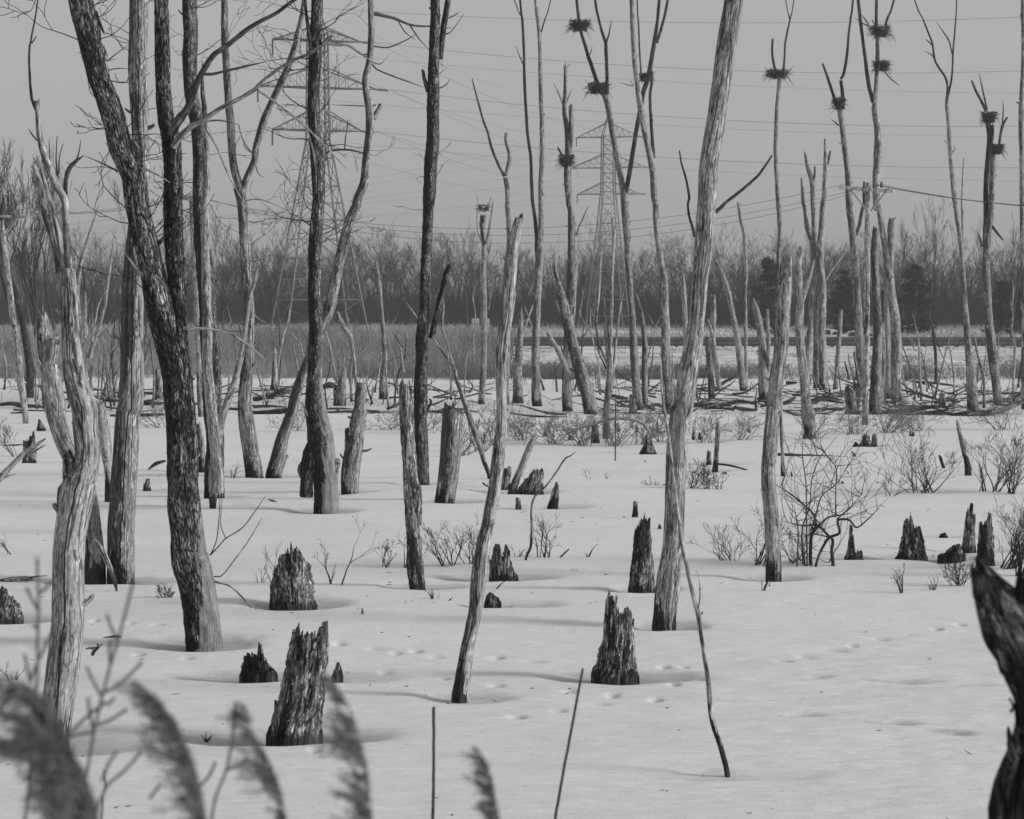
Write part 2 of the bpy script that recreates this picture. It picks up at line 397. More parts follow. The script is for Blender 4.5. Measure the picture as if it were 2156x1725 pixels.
def tree(name, label, cat, mat, trunk, limbs=(), top='broken', base=None, dy=0.0, group=None, twigs=None, lm=None, well=True, D=None, twmat='twig', btop=None, extra=()):
    sd = nseed(); rng = np.random.default_rng(sd)
    pts = parse(trunk)
    by = base if base else pts[0][1]
    if D is None: D = ground_Y(by)
    org = at(pts[0][0], pts[0][1], D); org[2] = 0
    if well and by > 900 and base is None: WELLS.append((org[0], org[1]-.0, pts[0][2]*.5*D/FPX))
    for ls in limbs:
        q = parse(ls[0] if isinstance(ls, tuple) else ls)[0]
        if top in ('broken',) and math.hypot(q[0]-pts[-1][0], q[1]-pts[-1][1]) < pts[-1][2]*1.1+3: top = 'join'
    single = not limbs and not twigs and not extra
    root = None if single else empty(name, org, label, cat, group)
    col = Col(); ctr, rad = limb(col, pts, D, sd, dyd=dy, top=top, mat=mat, below=.3 if base is None else .02)
    o = col.build(name if single else 'trunk', M[mat], root, org)
    if single: o.location = org; tag(o, label, cat, group); return o
    Ltot = abs(pts[-1][1]-pts[0][1])+1e-3
    for i, ls in enumerate(limbs):
        lt = 'broken'
        m2 = lm or ('upper' if mat in ('grey',) else mat)
        if isinstance(ls, tuple): ls, opts = ls
        else: opts = ''
        if 'out' in opts: lt = 'out'
        if 'tip' in opts: lt = 'tip'
        if 'spl' in opts: lt = 'splinter'
        for q in opts.split():
            if q in M: m2 = q
        fr_ = .07 if 'FRONT' in opts else 0
        lp = parse(ls)
        fr = min(1, max(0, (pts[0][1]-lp[0][1])/Ltot))
        ly = math.hypot(lp[-1][0]-lp[0][0], lp[-1][1]-lp[0][1])*D/FPX
        c2 = Col(); limb(c2, lp, D, sd+i*13+5, dyd=rng.uniform(-.35, .35)*ly, dy0=dy*fr-fr_, top=lt, mat=m2)
        c2.build('stem' if 'STEM' in opts else 'branch', M[m2], root, org)
    if not single and pts[0][2] > 12 and mat in ('bleach', 'split', 'twotone', 'twosplit', 'mossy', 'rough', 'grey'):
        for q in range(rng.integers(2, 5)):
            i = int(rng.uniform(.25, .95)*(len(ctr)-2)); a = rng.choice([0., pi])+rng.normal(0, .5); d = np.array([math.cos(a), -abs(math.sin(a))*.6, rng.uniform(.1, .9)]); d /= np.linalg.norm(d)
            L = rad[i]*rng.uniform(.5, 1.3)+.02; c4 = Col(); p_ = ctr[i]+d*rad[i]*np.array([1, 1, 0])*.8; r_ = rad[i]*rng.uniform(.10, .22)
            tube(c4, [p_, p_+d*L*.6, p_+d*L+np.array([0, 0, .2*L])], [r_*1.5, r_, r_*.6], seg=8, step=L/6, seed=sd+q, jag=1.5)
            c4.build('branch_stub', M[mat], root, org)
    if twigs:
        n, f0, f1, lpx = twigs[:4]
        dep = twigs[4] if len(twigs) > 4 else 1
        m = len(ctr)
        for k in range(n):
            i = int((f0+(f1-f0)*rng.random())*(m-2)); a = rng.uniform(0, 2*pi)
            if rng.random() < .6: a = rng.choice([0, pi])+rng.normal(0, .6)
            d = np.array([math.cos(a), math.sin(a), rng.uniform(-.1, .7)])
            L = lpx*D/FPX*rng.uniform(.35, 1.1)
            out = []; grow(out, rng, ctr[i]+d*rad[i]*.7*np.array([1, 1, 0]), d, L, max(.006, L*.011), dep, up=.12, spread=.8, n=6, wob=.2, kids=(2, 3), decay=.55, rmin=.0035)
            c3 = Col(); addsegs(c3, out, 4); c3.build('twig', M[twmat], root, org)
    for e in extra: e(root, org, D)
    return root

def stump(label, prof, bl, br, by, mat='rotten', D=None, lean=None, w_top=None, seedk=0, spl=10, group=None, flute=.16, name='tree_stump', well=True, depth=1.0, flare=1.7, shell=.6):
    """prof: survey outline of the broken top (left to right); bl, br, by: base left, right and contact line"""
    sd = nseed()+seedk; rng = np.random.default_rng(sd)
    P = parse(prof); px = np.array([p[0] for p in P]); py = np.array([p[1] for p in P])
    if D is None: D = ground_Y(by)
    k = D/FPX
    xt, wt = (px.min()+px.max())/2, (px.max()-px.min())
    if w_top is not None: xt, wt = w_top
    xb, wb = (bl+br)/2, br-bl
    ytop = py.min()
    Hh = (by-ytop)*k
    org = at(xb, by, D); org[2] = 0
    nz = int(np.clip((by-ytop)/1.6, 12, 110)); seg = int(np.clip(wb*1.1, 20, 84))
    a = np.arange(seg)*2*pi/seg
    ca, sa = np.cos(a), np.sin(a)
    # local height for each angle
    xs = xt+ca*wt*.48
    ht = by-np.interp(xs, px, py)
    n1 = vnoise(a*5/pi*2, sd*.37, 0, sd); n2 = vnoise(a*14/pi*2, sd*.37, 5, sd)
    ht = ht*(1+.06*n1+.05*n2)
    back = sa > 0
    ht = np.where(back, ht*(.92-.16*(n1+1)*.5), ht)
    fr = (sa < -.25)
    ht = np.where(fr, ht*(.97-.22*np.clip(n2, 0, 1)), ht)
    ht = np.maximum(ht, (by-ytop)*.06)*k
    v = np.linspace(0, 1, nz)
    Z = np.minimum(v[:, None]*Hh*1.02, ht[None, :])
    f = Z/Hh
    cx = (xb+(xt-xb)*(1-(1-f)**max(1, flare*.8))); wd = wt+(wb-wt)*(1-f)**flare
    rr = wd*.5*k*(1+.10*np.exp(-f*9))
    c1, s1 = ca[None, :], sa[None, :]
    g = flute*(vnoise(c1*2.6+sd, s1*2.6, Z*1.3/Hh, sd)*1.0 + .6*(1-2*np.abs(vnoise(c1*5.5, s1*5.5+sd, Z*1.8/Hh, sd+1)))+.45*vnoise(c1*11, s1*11, Z*3/Hh+sd, sd+2)+.35*vnoise(c1*9, s1*9, Z*9/Hh+sd, sd+4))
    rr = rr*(1+g-flute*.2)
    for q_, (am, lo_, hi_) in enumerate(((.15, .25, .75), (.12, .5, .95))):      # the outer shell has split away above ragged steps
        hs = (lo_+(hi_-lo_)*(.5+.5*vnoise(a*2.2/pi*2+sd, sd*.7, q_, sd+50+q_)+.22*vnoise(a*11, sd, q_, sd+60)))[None, :]
        rr = rr*(1-am*shell*np.clip((Z/np.maximum(ht[None, :], .01)-hs)*12, 0, 1)*(vnoise(a*1.6+q_, sd*.3, 0, sd+70+q_) > -.25)[None, :])
    rr = rr*(1+.05*vnoise(c1*16, s1*16, Z*22, sd+80)+.03*vnoise(c1*30, s1*30, Z*40, sd+81))
    X = org[0]+(cx-xb)*k+c1*rr; Yw = org[1]+s1*rr*depth
    Zw = Z-.0
    Zw[0] = -.25
    V = np.stack([X, Yw, Zw], -1).reshape(-1, 3)
    B = np.stack([c1*rr, s1*rr, Z], -1).reshape(-1, 3)+np.array([sd*2.3, 0, 0])
    i = np.arange(nz-1)[:, None]*seg; j = np.arange(seg)[None, :]; j2 = (j+1) % seg
    Q = np.stack([i+j, i+j2, i+seg+j2, i+seg+j], -1).reshape(-1, 4)
    # inside wall going down, so the broken rim has thickness
    col = Col()
    rim = V[-seg:]; ctrp = np.array([X[-1].mean(), Yw[-1].mean(), 0])
    inn = rim.copy(); inn[:, :2] = ctrp[:2]+(rim[:, :2]-ctrp[:2])*.72; inn[:, 2] = rim[:, 2]-.015
    bot = rim.copy(); bot[:, :2] = ctrp[:2]+(rim[:, :2]-ctrp[:2])*.5; bot[:, 2] = np.minimum(rim[:, 2]*.75, ht.min()*.85)
    cen = np.array([[ctrp[0], ctrp[1], ht.min()*.7]])
    n0 = len(V)
    V = np.vstack([V, inn, bot, cen]); B = np.vstack([B, B[-seg:], B[-seg:], B[-1:]])
    jj = np.arange(seg); jn = (jj+1) % seg; r0 = n0-seg
    Q = np.vstack([Q, np.stack([r0+jj, r0+jn, n0+jn, n0+jj], 1), np.stack([n0+jj, n0+jn, n0+seg+jn, n0+seg+jj], 1)])
    T = np.stack([n0+seg+jj, n0+seg+jn, np.full(seg, n0+2*seg)], 1)
    col.add(V, Q, T, B)
    # upright splinters on the rim
    sp0, sp1, ra = [], [], []
    for q in range(spl):
        t = rng.integers(0, seg); b0 = rim[t].copy(); b0[:2] = ctrp[:2]+(b0[:2]-ctrp[:2])*.85
        L = Hh*rng.uniform(.03, .10); b0[2] -= L*.8
        tip = b0+np.array([(xt-xb)*k/Hh*L*1.6+rng.normal(0, .02)*Hh, rng.normal(0, .02)*Hh, L*1.7])
        sp0.append(b0); sp1.append(tip); ra.append(wb*k*rng.uniform(.03, .06))
    if spl: segs(col, sp0, sp1, ra, [r*.15 for r in ra], 5)
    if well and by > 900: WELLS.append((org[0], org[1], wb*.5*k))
    o = col.build(name, M[mat], None, org); o.location = org
    return tag(o, label, 'stump', group)

def shrub(label, bx, by, w, h, n=7, seed=0, mat='twig', r=.007, depth=2, group=None, lean=0.0, up=.18, D=None, name='bare_shrub', spread=.75, cat='shrub'):
    sd = nseed(); rng = np.random.default_rng(sd)
    if D is None: D = ground_Y(by)
    k = D/FPX; org = at(bx, by, D); org[2] = 0
    H, Wd = h*k, w*k*.5
    out = []
    for i in range(n):
        b = org+np.array([rng.normal(0, .12)*Wd, rng.normal(0, .12)*Wd, -.08])
        fx = rng.uniform(-1, 1); fy = rng.uniform(-1, 1)
        d = np.array([fx*Wd*.8+lean*H, fy*Wd*.6, H*rng.uniform(.45, .85)])
        L = np.linalg.norm(d); grow(out, rng, b, d, L*.72, r*rng.uniform(.7, 1.2), depth, up=up, spread=spread, n=6, wob=.085, kids=(2, 4), decay=.58, rmin=max(.0018, .000055*D))
    c = Col(); addsegs(c, out, 4)
    o = c.build(name, M[mat], None, org); o.location = org
    return tag(o, label, cat, group)

def stick(label, pts, mat='upper', cat='branch', name='fallen_branch', D=None, base=None, dy=0, group=None, limbs=(), top='tip', zoff=0, below=0):
    sd = nseed(); P = parse(pts)
    if D is None: D = ground_Y(base if base else max(p[1] for p in P))
    org = at(P[0][0], P[0][1], D)
    root = None
    if limbs: root = empty(name, org, label, cat, group)
    c = Col(); limb(c, P, D, sd, dyd=dy, top=top, mat=mat, below=below)
    if not limbs:
        o = c.build(name, M[mat], None, org); o.location = org; return tag(o, label, cat, group)
    c.build('stem', M[mat], root, org)
    for i, l in enumerate(limbs):
        c = Col(); limb(c, parse(l), D, sd+i+1, dyd=.1*(i % 3-1), top='tip', mat=mat); c.build('branch', M[mat], root, org)
    return root

def nest(label, x, y, w, h, D, seed=0, group='stick nests of herons in the dead trees'):
    sd = nseed(); rng = np.random.default_rng(sd); k = D/FPX
    c0 = at(x, y, D); Rw, Rh = w*.56*k, h*.58*k
    p0, p1 = [], []
    for i in range(420 if w >= 28 else 130):
        a = rng.uniform(0, 2*pi); t = rng.random()
        z = (t-.5)*2*Rh*.8
        rr = Rw*(.55+.4*t)*rng.uniform(.45, 1.0)
        c = c0+np.array([math.cos(a)*rr, math.sin(a)*rr*.8, z])
        if rng.random() < .72: d = np.array([-math.sin(a), math.cos(a), rng.normal(0, .3)])+rng.normal(0, .25, 3)
        else: d = np.array([math.cos(a), math.sin(a), rng.normal(-.2, .6)])
        d /= np.linalg.norm(d); L = Rw*rng.uniform(.25, .6)
        p0.append(c-d*L*.5); p1.append(c+d*L*.6)
    for i in range(60):
        a = rng.uniform(0, 2*pi); c = c0+np.array([math.cos(a)*Rw*.7, math.sin(a)*Rw*.6, rng.uniform(-.7, .5)*Rh])
        d = np.array([math.cos(a), math.sin(a)*.7, rng.normal(-.35, .6)]); L = Rw*rng.uniform(.15, .7)
        p0.append(c); p1.append(c+d*L)
    c = Col(); segs(c, p0, p1, .0105, .006, 3)
    # packed heart of twigs and mud
    th = np.linspace(0, pi, 9); ph = np.arange(14)*2*pi/14
    TH, PH = np.meshgrid(th, ph, indexing='ij')
    rr = 1+.22*fbm(np.cos(PH)*2+sd, np.sin(PH)*2, TH*2, sd)
    V = np.stack([c0[0]+Rw*.5*rr*np.sin(TH)*np.cos(PH)+Rw*.1*math.sin(sd), c0[1]+Rw*.5*rr*np.sin(TH)*np.sin(PH), c0[2]+Rh*.62*rr*np.cos(TH)*np.where(np.cos(TH) > 0, .55, 1.05)], -1).reshape(-1, 3)
    i = np.arange(8)[:, None]*14; j = np.arange(14)[None, :]; j2 = (j+1) % 14
    if w >= 28: c.add(V, np.stack([i+j, i+14+j, i+14+j2, i+j2], -1).reshape(-1, 4))
    o = c.build('bird_nest', M['nest'], None, c0, smooth=False); o.location = c0
    return tag(o, label, 'nest', group)

# ================================================================== near trunks
DT = 'dead tree'
tree('dead_tree', 'bleached crooked trunk at the left with a dark hollow and three upper limbs', DT, 'split',
  'F 112,1570,64 125,1450,68 A3 535,1725,262 548,1400,258 553,1150,250 585,900,262 632,640,280 705,400,205 695,150,198 A2 690,1650,200 610,1400,175 575,1150,150 560,900,138 556,700,132 545,520,115',
  limbs=[('A2 480,560,60 450,400,46 400,200,46 340,0,44 A1 340,1560,52 300,1420,45 262,1310,36', 'bleach'),
         ('A2 520,560,60 490,350,46 440,120,42 A1 405,1640,42 345,1420,34 318,1310,25 288,1225,10', 'tip'),
         ('A2 560,560,70 545,300,58 530,60,56 A1 515,1600,55 470,1520,60 400,1370,60 335,1180,50 308,950,40 300,780,36', 'grey'),
         ('A1 292,890,30 255,790,25 240,600,20 237,420,18 255,300,15 298,60,13', 'out upper'),
         ('A1 258,350,12 280,320,10 296,290,8', 'tip upper'),
         ('A1 525,1620,34 545,1400,38 600,1320,32 682,1258,14', 'tip upper'), ('A1 615,1315,16 640,1230,10 654,1135,7', 'tip upper'),
         ('A1 470,1500,14 455,1300,12 462,1100,8', 'tip upper'), ('A1 475,1400,12 482,1270,10 510,1165,7', 'tip upper'),
         ('A1 300,1140,14 260,1090,12 232,1045,8', 'tip upper'), ('A1 400,1370,14 402,1270,12 398,1130,9', 'tip upper'),
         ('A3 596,1330,16 586,1200,100 565,1060,140 548,940,150 538,800,150 548,640,146 566,520,120', 'twotone FRONT'), ('A3 566,560,100 560,450,104 548,360,70 535,290,26', 'spl rotten FRONT')], dy=.3)
tree('dead_tree', 'grey leaning trunk with a square broken pillar top close behind the bleached hollow trunk', DT, 'bleach',
  'A3 770,1388,178 765,1150,150 755,900,120 700,600,130 560,350,140 470,100,150 A2 430,1600,170 400,1350,150 365,1150,130 345,980,100 340,835,84', limbs=[('A2 400,1300,110 430,1100,105 440,985,100', 'bleach')], dy=1.0)
tree('dead_tree', 'tall straight two-tone trunk with a long dark crack, wholly smooth on its right side', DT, 'twosplit',
  'A3 985,1385,222 985,1000,216 1000,700,210 1015,300,202 1038,0,190 A2 1062,1650,190 1072,1200,182 1076,800,170 1080,450,150 1100,200,138 A1 1135,1500,132 1140,1300,132 1130,1000,140 1118,500,150 1125,95,150', top='out', dy=.4,
  twigs=(9, .55, .95, 80))
tree('dead_tree', 'largest furrowed trunk, leaning left with rough bark and a second stem forking off it', DT, 'rough',
  'F 425,1355,76 A3 1620,1700,288 1600,1480,280 1552,1230,290 1530,1000,252 1495,700,250 1483,400,245 1470,100,240 A2 1452,1600,240 1432,1400,222 1385,1200,220 1332,1000,228 1285,800,232 1240,600,200 1198,400,190 1150,200,188 1110,0,188 A1 1075,1400,190 985,1200,185 935,1000,185 868,800,178 788,600,172 735,400,170 692,200,185 665,95,188', top='out', dy=-.8,
  limbs=[('A2 1500,1320,100 1465,1050,110 1440,800,125 1425,600,138 1412,300,150 1405,0,148 A1 1402,1400,148 1385,1150,150 1342,950,130 1320,700,120 1312,400,118 1308,95,112', 'out furrow STEM'),
    ('A1 1385,1100,60 1440,990,78 1520,880,62 1580,720,55 1640,590,50 1725,455,44 1840,370,42 2000,240,38 F 545,47,9 590,22,8', 'out upper'),
    ('A1 1400,1190,50 1460,1110,54 1560,1020,48 1680,950,42 1800,870,36 1900,820,34 2070,720,34 B1 100,690,28 250,570,27 380,490,27 480,450,26 640,355,20 708,288,8', 'bleach tip'),
    ('A1 1480,1060,20 1600,1000,18 1760,975,15 1900,1000,12 1945,1015,8', 'tip bleach'),
    ('B1 105,735,24 200,800,20 310,885,18 430,980,17 560,1100,16 700,1240,15 820,1375,9', 'tip bleach'),
    ('A1 1930,1010,8 1965,1130,8 2010,1200,8 2045,1235,6', 'tip'), ('A1 1640,600,26 1720,600,24 1850,570,20 1980,540,18 2156,500,10', 'tip upper'),
    ('A1 1650,1030,20 1750,1180,16 1850,1420,12 2000,1690,8', 'tip bleach'),
    ('A1 1130,1210,28 1060,1130,10 890,1200,8', 'tip bleach'), ('A1 860,500,12 950,430,9 1045,360,7', 'tip upper'), ('A1 870,570,11 960,555,9 1045,560,7', 'tip upper'),
    ('A1 890,655,10 1020,665,8 1050,560,7', 'tip upper'), ('A1 1160,1370,26 1250,1400,22 1375,1480,14', 'tip bleach'), ('A1 960,1390,16 840,1330,12 690,1265,8', 'tip upper'),
    ('A2 1215,600,30 1120,540,22 1040,430,16 930,250,12 880,180,8', 'tip bleach'), ('A2 1480,1000,32 1620,1000,26 1800,1025,20 1960,1100,18 2156,1260,12', 'tip bleach'),
    ('A3 1700,1180,16 1760,1120,11 1828,1045,10 1960,960,9 2040,860,8 2150,700,6', 'tip'), ('A3 1715,1160,10 1755,1050,9 1775,850,8 1780,700,6', 'tip'), ('A3 1828,1045,8 1790,950,7 1790,820,6 1800,700,5', 'tip'),
    ('A3 1735,1352,11 1790,1350,10 1890,1230,9 2000,1080,8 2120,880,6', 'tip'), ('A3 1735,1392,20 1860,1430,15 1950,1510,14 2035,1610,10', 'tip bleach'),
    ('A1 780,90,16 800,170,26 830,240,20 845,285,8', 'tip upper')],
  twigs=(38, .45, .98, 135, 2))
tree('dead_tree', 'dark mottled upright trunk just right of the largest furrowed one', DT, 'mossy',
  'A3 1745,716,160 1738,500,150 1740,250,140 1722,50,148 A2 1722,1600,150 1715,1300,150 1700,1100,150 1685,900,138 1662,600,140 1648,400,128 1632,200,108 1612,0,92 A1 1610,1500,92 1612,1250,105 1592,1000,112 1545,750,105 1540,500,110 1550,300,112 1542,95,118', top='out', dy=.5,
  limbs=[('A1 1640,1120,60 1655,900,40 1640,750,34 1640,500,12', 'tip mossy'), ('A2 1690,600,24 1620,560,16 1560,545,10', 'tip bleach'), ('A2 1700,350,24 1660,330,18 1640,360,10', 'tip')], twigs=(26, .45, .97, 115, 2))
tree('dead_tree', 'pale smooth trunk half hidden behind the dark mottled one', DT, 'bleach',
  'F 462,1000,22 A2 1690,1500,90 1680,1000,80 1670,500,75 1660,0,66 A1 1668,1600,62 1665,1200,54 1650,1010,40', D=38, well=False)
tree('dead_tree', 'slim pale leaning trunk with a pointed top, crossing in front of the dark mottled one', DT, 'bleach',
  'A3 1725,798,54 1730,650,78 1738,400,80 1768,200,72 1800,50,62 A2 1838,1600,58 1900,1430,50 1962,1180,44 2003,900,40 2030,720,34 2065,600,30 2085,485,10', top='splinter', dy=.6,
  limbs=[('A2 2040,870,14 2100,930,12 2156,955,9', 'tip')])
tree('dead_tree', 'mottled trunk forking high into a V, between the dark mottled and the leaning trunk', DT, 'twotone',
  'A3 2065,548,142 2040,350,135 2005,100,130 A2 1985,1600,112 2000,1300,98 2015,1000,88 2020,850,85 2000,600,84 1985,300,84 1965,0,84 A1 1955,1600,86 1940,1520,100',
  limbs=[('A1 1945,1540,70 1895,1350,62 1872,1050,66 1852,800,62 1840,600,62 1818,300,60 1820,95,55', 'out twotone'),
         ('A1 1965,1540,62 2000,1440,50 2060,1300,54 B1 88,1180,55 155,960,58 200,850,52 262,720,54 330,570,58 398,380,50 445,180,42 462,95,38', 'out twotone'), ('A1 2040,1240,12 1975,1180,8 1990,1130,6', 'tip'), ('A1 2070,1340,10 2095,1410,8 2140,1440,5', 'tip')], twigs=(10, .5, .99, 90, 2))
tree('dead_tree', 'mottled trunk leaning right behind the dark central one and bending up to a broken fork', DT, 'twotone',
  'B3 225,544,132 262,400,118 310,200,98 372,20,88 B2 400,1550,88 500,1290,80 600,1030,88 690,800,90 740,560,85 790,330,84 855,100,78 900,0,72 B1 905,1620,72 955,1480,68 972,1300,64 1000,1050,62 1002,900,62 978,750,55 972,640,55 1002,500,50 1018,300,50 1012,95,46', top='out', dy=1.2,
  limbs=[('B1 1030,960,50 1070,900,40 1112,815,36', 'twotone'), ('B1 1020,105,34 1200,150,24 1350,205,18 1500,215,14 1670,230,8', 'tip upper'),
   ('B1 1010,500,16 1060,560,13 1200,620,12 1310,660,11 1440,708,8', 'tip upper'), ('B1 1030,375,12 1150,385,11 1280,335,10 1372,285,8', 'tip upper'), ('B1 1330,205,12 1400,310,10 1490,410,7', 'tip upper'),
   ('B1 1235,170,10 1290,260,9 1375,325,7', 'tip upper'), ('B1 985,440,12 935,440,14 840,375,20 650,345,22', 'tip upper'), ('B1 950,1240,14 840,1215,16 700,1220,18 630,1250,16', 'tip upper'), ('B1 800,1210,10 812,1090,9 830,965,7', 'tip upper'), ('B1 960,860,9 840,855,8 690,850,7', 'tip'), ('B1 985,1470,16 990,1455,10', 'tip'),
   ('B3 290,480,34 320,400,26 352,360,18', 'rotten')])
tree('dead_tree', 'dark furrowed central-left trunk with knotted bulges and a split gnarled foot', DT, 'mossbare',
  'B3 655,818,200 645,650,198 625,450,205 600,250,205 572,50,170 B2 560,1600,150 562,1400,120 565,1150,100 568,1000,108 560,850,118 552,700,108 560,500,104 562,250,100 582,0,92 B1 590,1600,98 582,1300,112 562,1100,95 548,900,102 550,700,96 560,500,100 566,300,98 580,95,92', top='out', dy=-.3,
  limbs=[('B3 492,708,98 500,560,100 520,380,110 560,200,110', 'mossy STEM'), ('B3 700,520,90 745,420,60 765,440,24', 'rotten'), ('B3 470,545,60 440,480,44 500,380,36', 'mossy'),
    ('B1 540,420,20 560,470,20 600,400,18', 'upper'), ('B1 530,400,40 515,280,34 495,150,28 488,95,24', 'out mossy'), ('B1 600,380,18 660,310,12 708,285,7', 'tip'), ('B1 640,350,26 740,365,24 830,370,20 940,440,16 1080,520,10 1170,440,6', 'tip bleach'),
    ('B1 520,1100,12 560,1300,14 575,1515,14', 'tip bleach'), ('B2 560,420,12 540,250,12 532,120,8', 'tip bleach'), ('B3 560,170,26 520,80,30 470,-30,24', 'bleach tip')], twigs=(44, .4, .98, 120, 2))
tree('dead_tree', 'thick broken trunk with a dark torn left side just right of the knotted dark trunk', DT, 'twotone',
  'B3 845,688,142 848,500,150 882,300,142 905,120,134 925,0,112 B2 925,1650,100 928,1530,90 930,1440,62',
  limbs=[('B3 850,320,80 845,200,75 845,95,60', 'rotten'), ('B2 905,1480,44 885,1380,34 868,1200,32 850,1080,38 795,990,50 750,900,34 735,850,20', 'bleach')])
tree('dead_tree', 'tall dark patchy trunk in the middle with a second stem at its top', DT, 'mossy',
  'B3 1438,618,98 1425,350,104 1412,50,106 B2 1412,1700,112 1420,1400,104 1428,1200,100 1438,1000,98 1450,850,92 1455,600,88 1468,300,82 1480,0,86 B1 1482,1650,94 1500,1400,104 1518,1100,98 1520,800,96 1528,500,86 1530,95,76', top='out', dy=.3,
  limbs=[('B1 1575,480,44 1592,300,46 1605,180,48 1625,95,46', 'out mossy'), ('B1 1478,740,50 1445,640,32 1430,548,24', 'upper'), ('B2 1500,1080,50 1560,850,50 1602,650,48 1640,520,46 1672,462,32', 'mossy'), ('B1 1610,280,12 1660,260,9 1770,108,6', 'tip'), ('B1 1640,150,10 1700,120,8 1725,98,6', 'tip'), ('B1 1570,715,10 1620,690,8 1655,640,6', 'tip'),
    ('B3 1440,80,30 1475,0,22 B2 1500,1600,20 1480,1560,14', 'upper')], twigs=(9, .35, .95, 45, 1))
tree('dead_tree', 'thin rotting trunk with flaking bark and hollow foot, left of the broad flat-topped one', DT, 'rotten',
  'B3 1385,1438,120 1375,1250,128 1358,1050,112 1355,850,122 1350,680,125 1330,500,104 1312,250,100 1302,0,95 B2 1298,1600,96 1290,1450,80 1285,1330,56', top='splinter',
  limbs=[('B2 1275,1350,24 1258,1200,18 1245,1105,12', 'spl bleach')])
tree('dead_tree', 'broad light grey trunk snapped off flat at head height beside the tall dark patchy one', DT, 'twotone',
  'B3 1610,752,165 1640,500,165 1662,200,168 1672,0,165 B2 1675,1700,160 1676,1600,152 1676,1510,148')
tree('dead_tree', 'pale central trunk leaning right, with a long dark split and a broken claw tip', DT, 'split',
  'B4 1740,742,130 1760,620,128 1808,320,112 1868,0,110 B3 1880,1450,122 1912,1230,128 1962,950,102 2002,700,100 2040,400,104 2066,180,96 F 1057,862,22.5 C2 80,1450,90 72,1250,92 90,1080,100 112,950,96 135,780,94 150,600,90 172,400,86 205,190,80 222,110,60', dy=1.0,
  limbs=[('C2 175,270,36 168,215,26', 'rotten'), ('C2 225,150,42 238,100,34 262,68,16', 'rotten')])
tree('dead_tree', 'thickest pale trunk right of the middle, leaning right and running out of the top', DT, 'bleach',
  'C4 1405,162,196 C3 1412,1650,190 1435,1400,198 1468,1120,172 1482,900,168 1492,620,165 1512,300,162 1538,0,160 C2 1552,1680,168 1590,1400,165 1640,1120,150 1670,850,132 1688,600,130 1712,400,140 1728,150,150 1742,0,146 C1 1752,1600,150 1772,1300,152 1830,900,150 1882,500,150 1925,200,150 1940,95,150', top='out', dy=.8,
  limbs=[('C1 1815,1715,44 1850,1690,32 1900,1640,28 2050,1520,25 D1 0,1425,22 60,1345,20 122,1248,13', 'upper'), ('C2 1645,260,26 1625,180,22 1600,90,20 1590,0,20 C1 1600,1600,22 1570,1430,18 1540,1330,16 1520,1212,12', 'upper'), ('C2 1650,1100,20 1700,1050,20 1740,960,18', 'tip')])
tree('leaning_pole', 'long thin bare pole leaning left across the thickest pale trunk', 'dead pole', 'bleach',
  'C4 1910,1370,46 1855,1150,46 1782,900,46 1752,600,42 1708,300,38 1672,50,42 C3 1650,1580,36 1598,1350,36 1540,1050,32 1500,750,26 1470,500,24 1430,200,25 1400,0,20 C2 1380,1500,18 1365,1200,14', top='tip', dy=1.2,
  limbs=[('C3 1675,1620,16 1690,1500,12 1675,1330,6', 'tip'), ('C3 1700,1660,18 1715,1630,12', 'bleach')])
tree('dead_tree', 'straight weathered trunk right of the thickest pale one, splintered and hollow at its top', DT, 'bleach',
  'D3 130,1372,126 118,1100,122 106,800,120 92,500,116 108,250,116 128,0,112 D2 135,1700,112 150,1450,120 172,1250,110 195,1050,108 205,850,104 222,650,92 232,500,75 238,430,60', top='splinter', dy=.5,
  limbs=[('D2 255,800,30 265,550,22 270,385,14', 'spl bleach'), ('D2 190,650,36 195,500,28 200,415,18', 'spl rotten')])
tree('dead_tree', 'thin dark post beside the splintered weathered trunk', DT, 'grey', 'D3 205,528,36 200,350,32 190,120,28 D2 190,1650,24 192,1500,18')
tree('dead_tree', 'pale fork-topped snag with a dark split foot, right of the splintered weathered trunk', DT, 'bleach',
  'D3 430,222,92 412,50,110 D2 395,1600,84 368,1350,78 345,1150,70 336,950,66 338,780,66 330,600,60 332,480,48 350,400,30 358,310,12', top='splinter',
  limbs=[('D2 355,780,50 395,660,40 425,560,34 460,430,10', 'spl bleach'), ('D3 372,275,34 385,180,30 395,80,36', 'bleach'), ('D2 322,560,26 330,400,18 345,310,10', 'spl bleach')])
for i, (a, lb) in enumerate([
  ('D2 400,1540,60 415,1200,62 445,900,70 468,600,78 455,350,60 405,180,45 380,0,36 D1 372,1650,34 362,1530,26 350,1425,8', 'needle-topped grey snag at the left of the tight clump by the evergreens'),
  ('D2 532,1500,62 522,1100,62 520,700,60 508,400,60 520,150,50 530,0,50 D1 540,1600,46 548,1300,34 545,1090,15', 'straight pale snag, the tallest and rightmost of the tight clump by the evergreens'),
  ('D2 478,1500,60 480,1000,60 485,500,50 462,250,44 450,0,40 D1 448,1620,40 438,1480,40 400,1340,30 378,1210,9', 'forked grey snag in the middle of the tight clump by the evergreens')]):
    lm = [[], [('D1 556,1350,20 575,1290,18 590,1210,14', 'upper'), ('D2 545,610,24 615,505,20 690,400,17 725,285,7', 'tip bleach')], [('D1 452,1470,20 460,1400,16 463,1338,12', 'upper')]][i]
    tree('dead_tree', lb, DT, 'grey', a, limbs=lm, top='splinter', base=[812, 822, 818][i], lm='grey')
tree('dead_tree', 'short cut-looking pale snag standing alone before the low evergreens', DT, 'bleach', 'D2 628,1502,42 650,1200,36 665,1000,35 675,828,26')
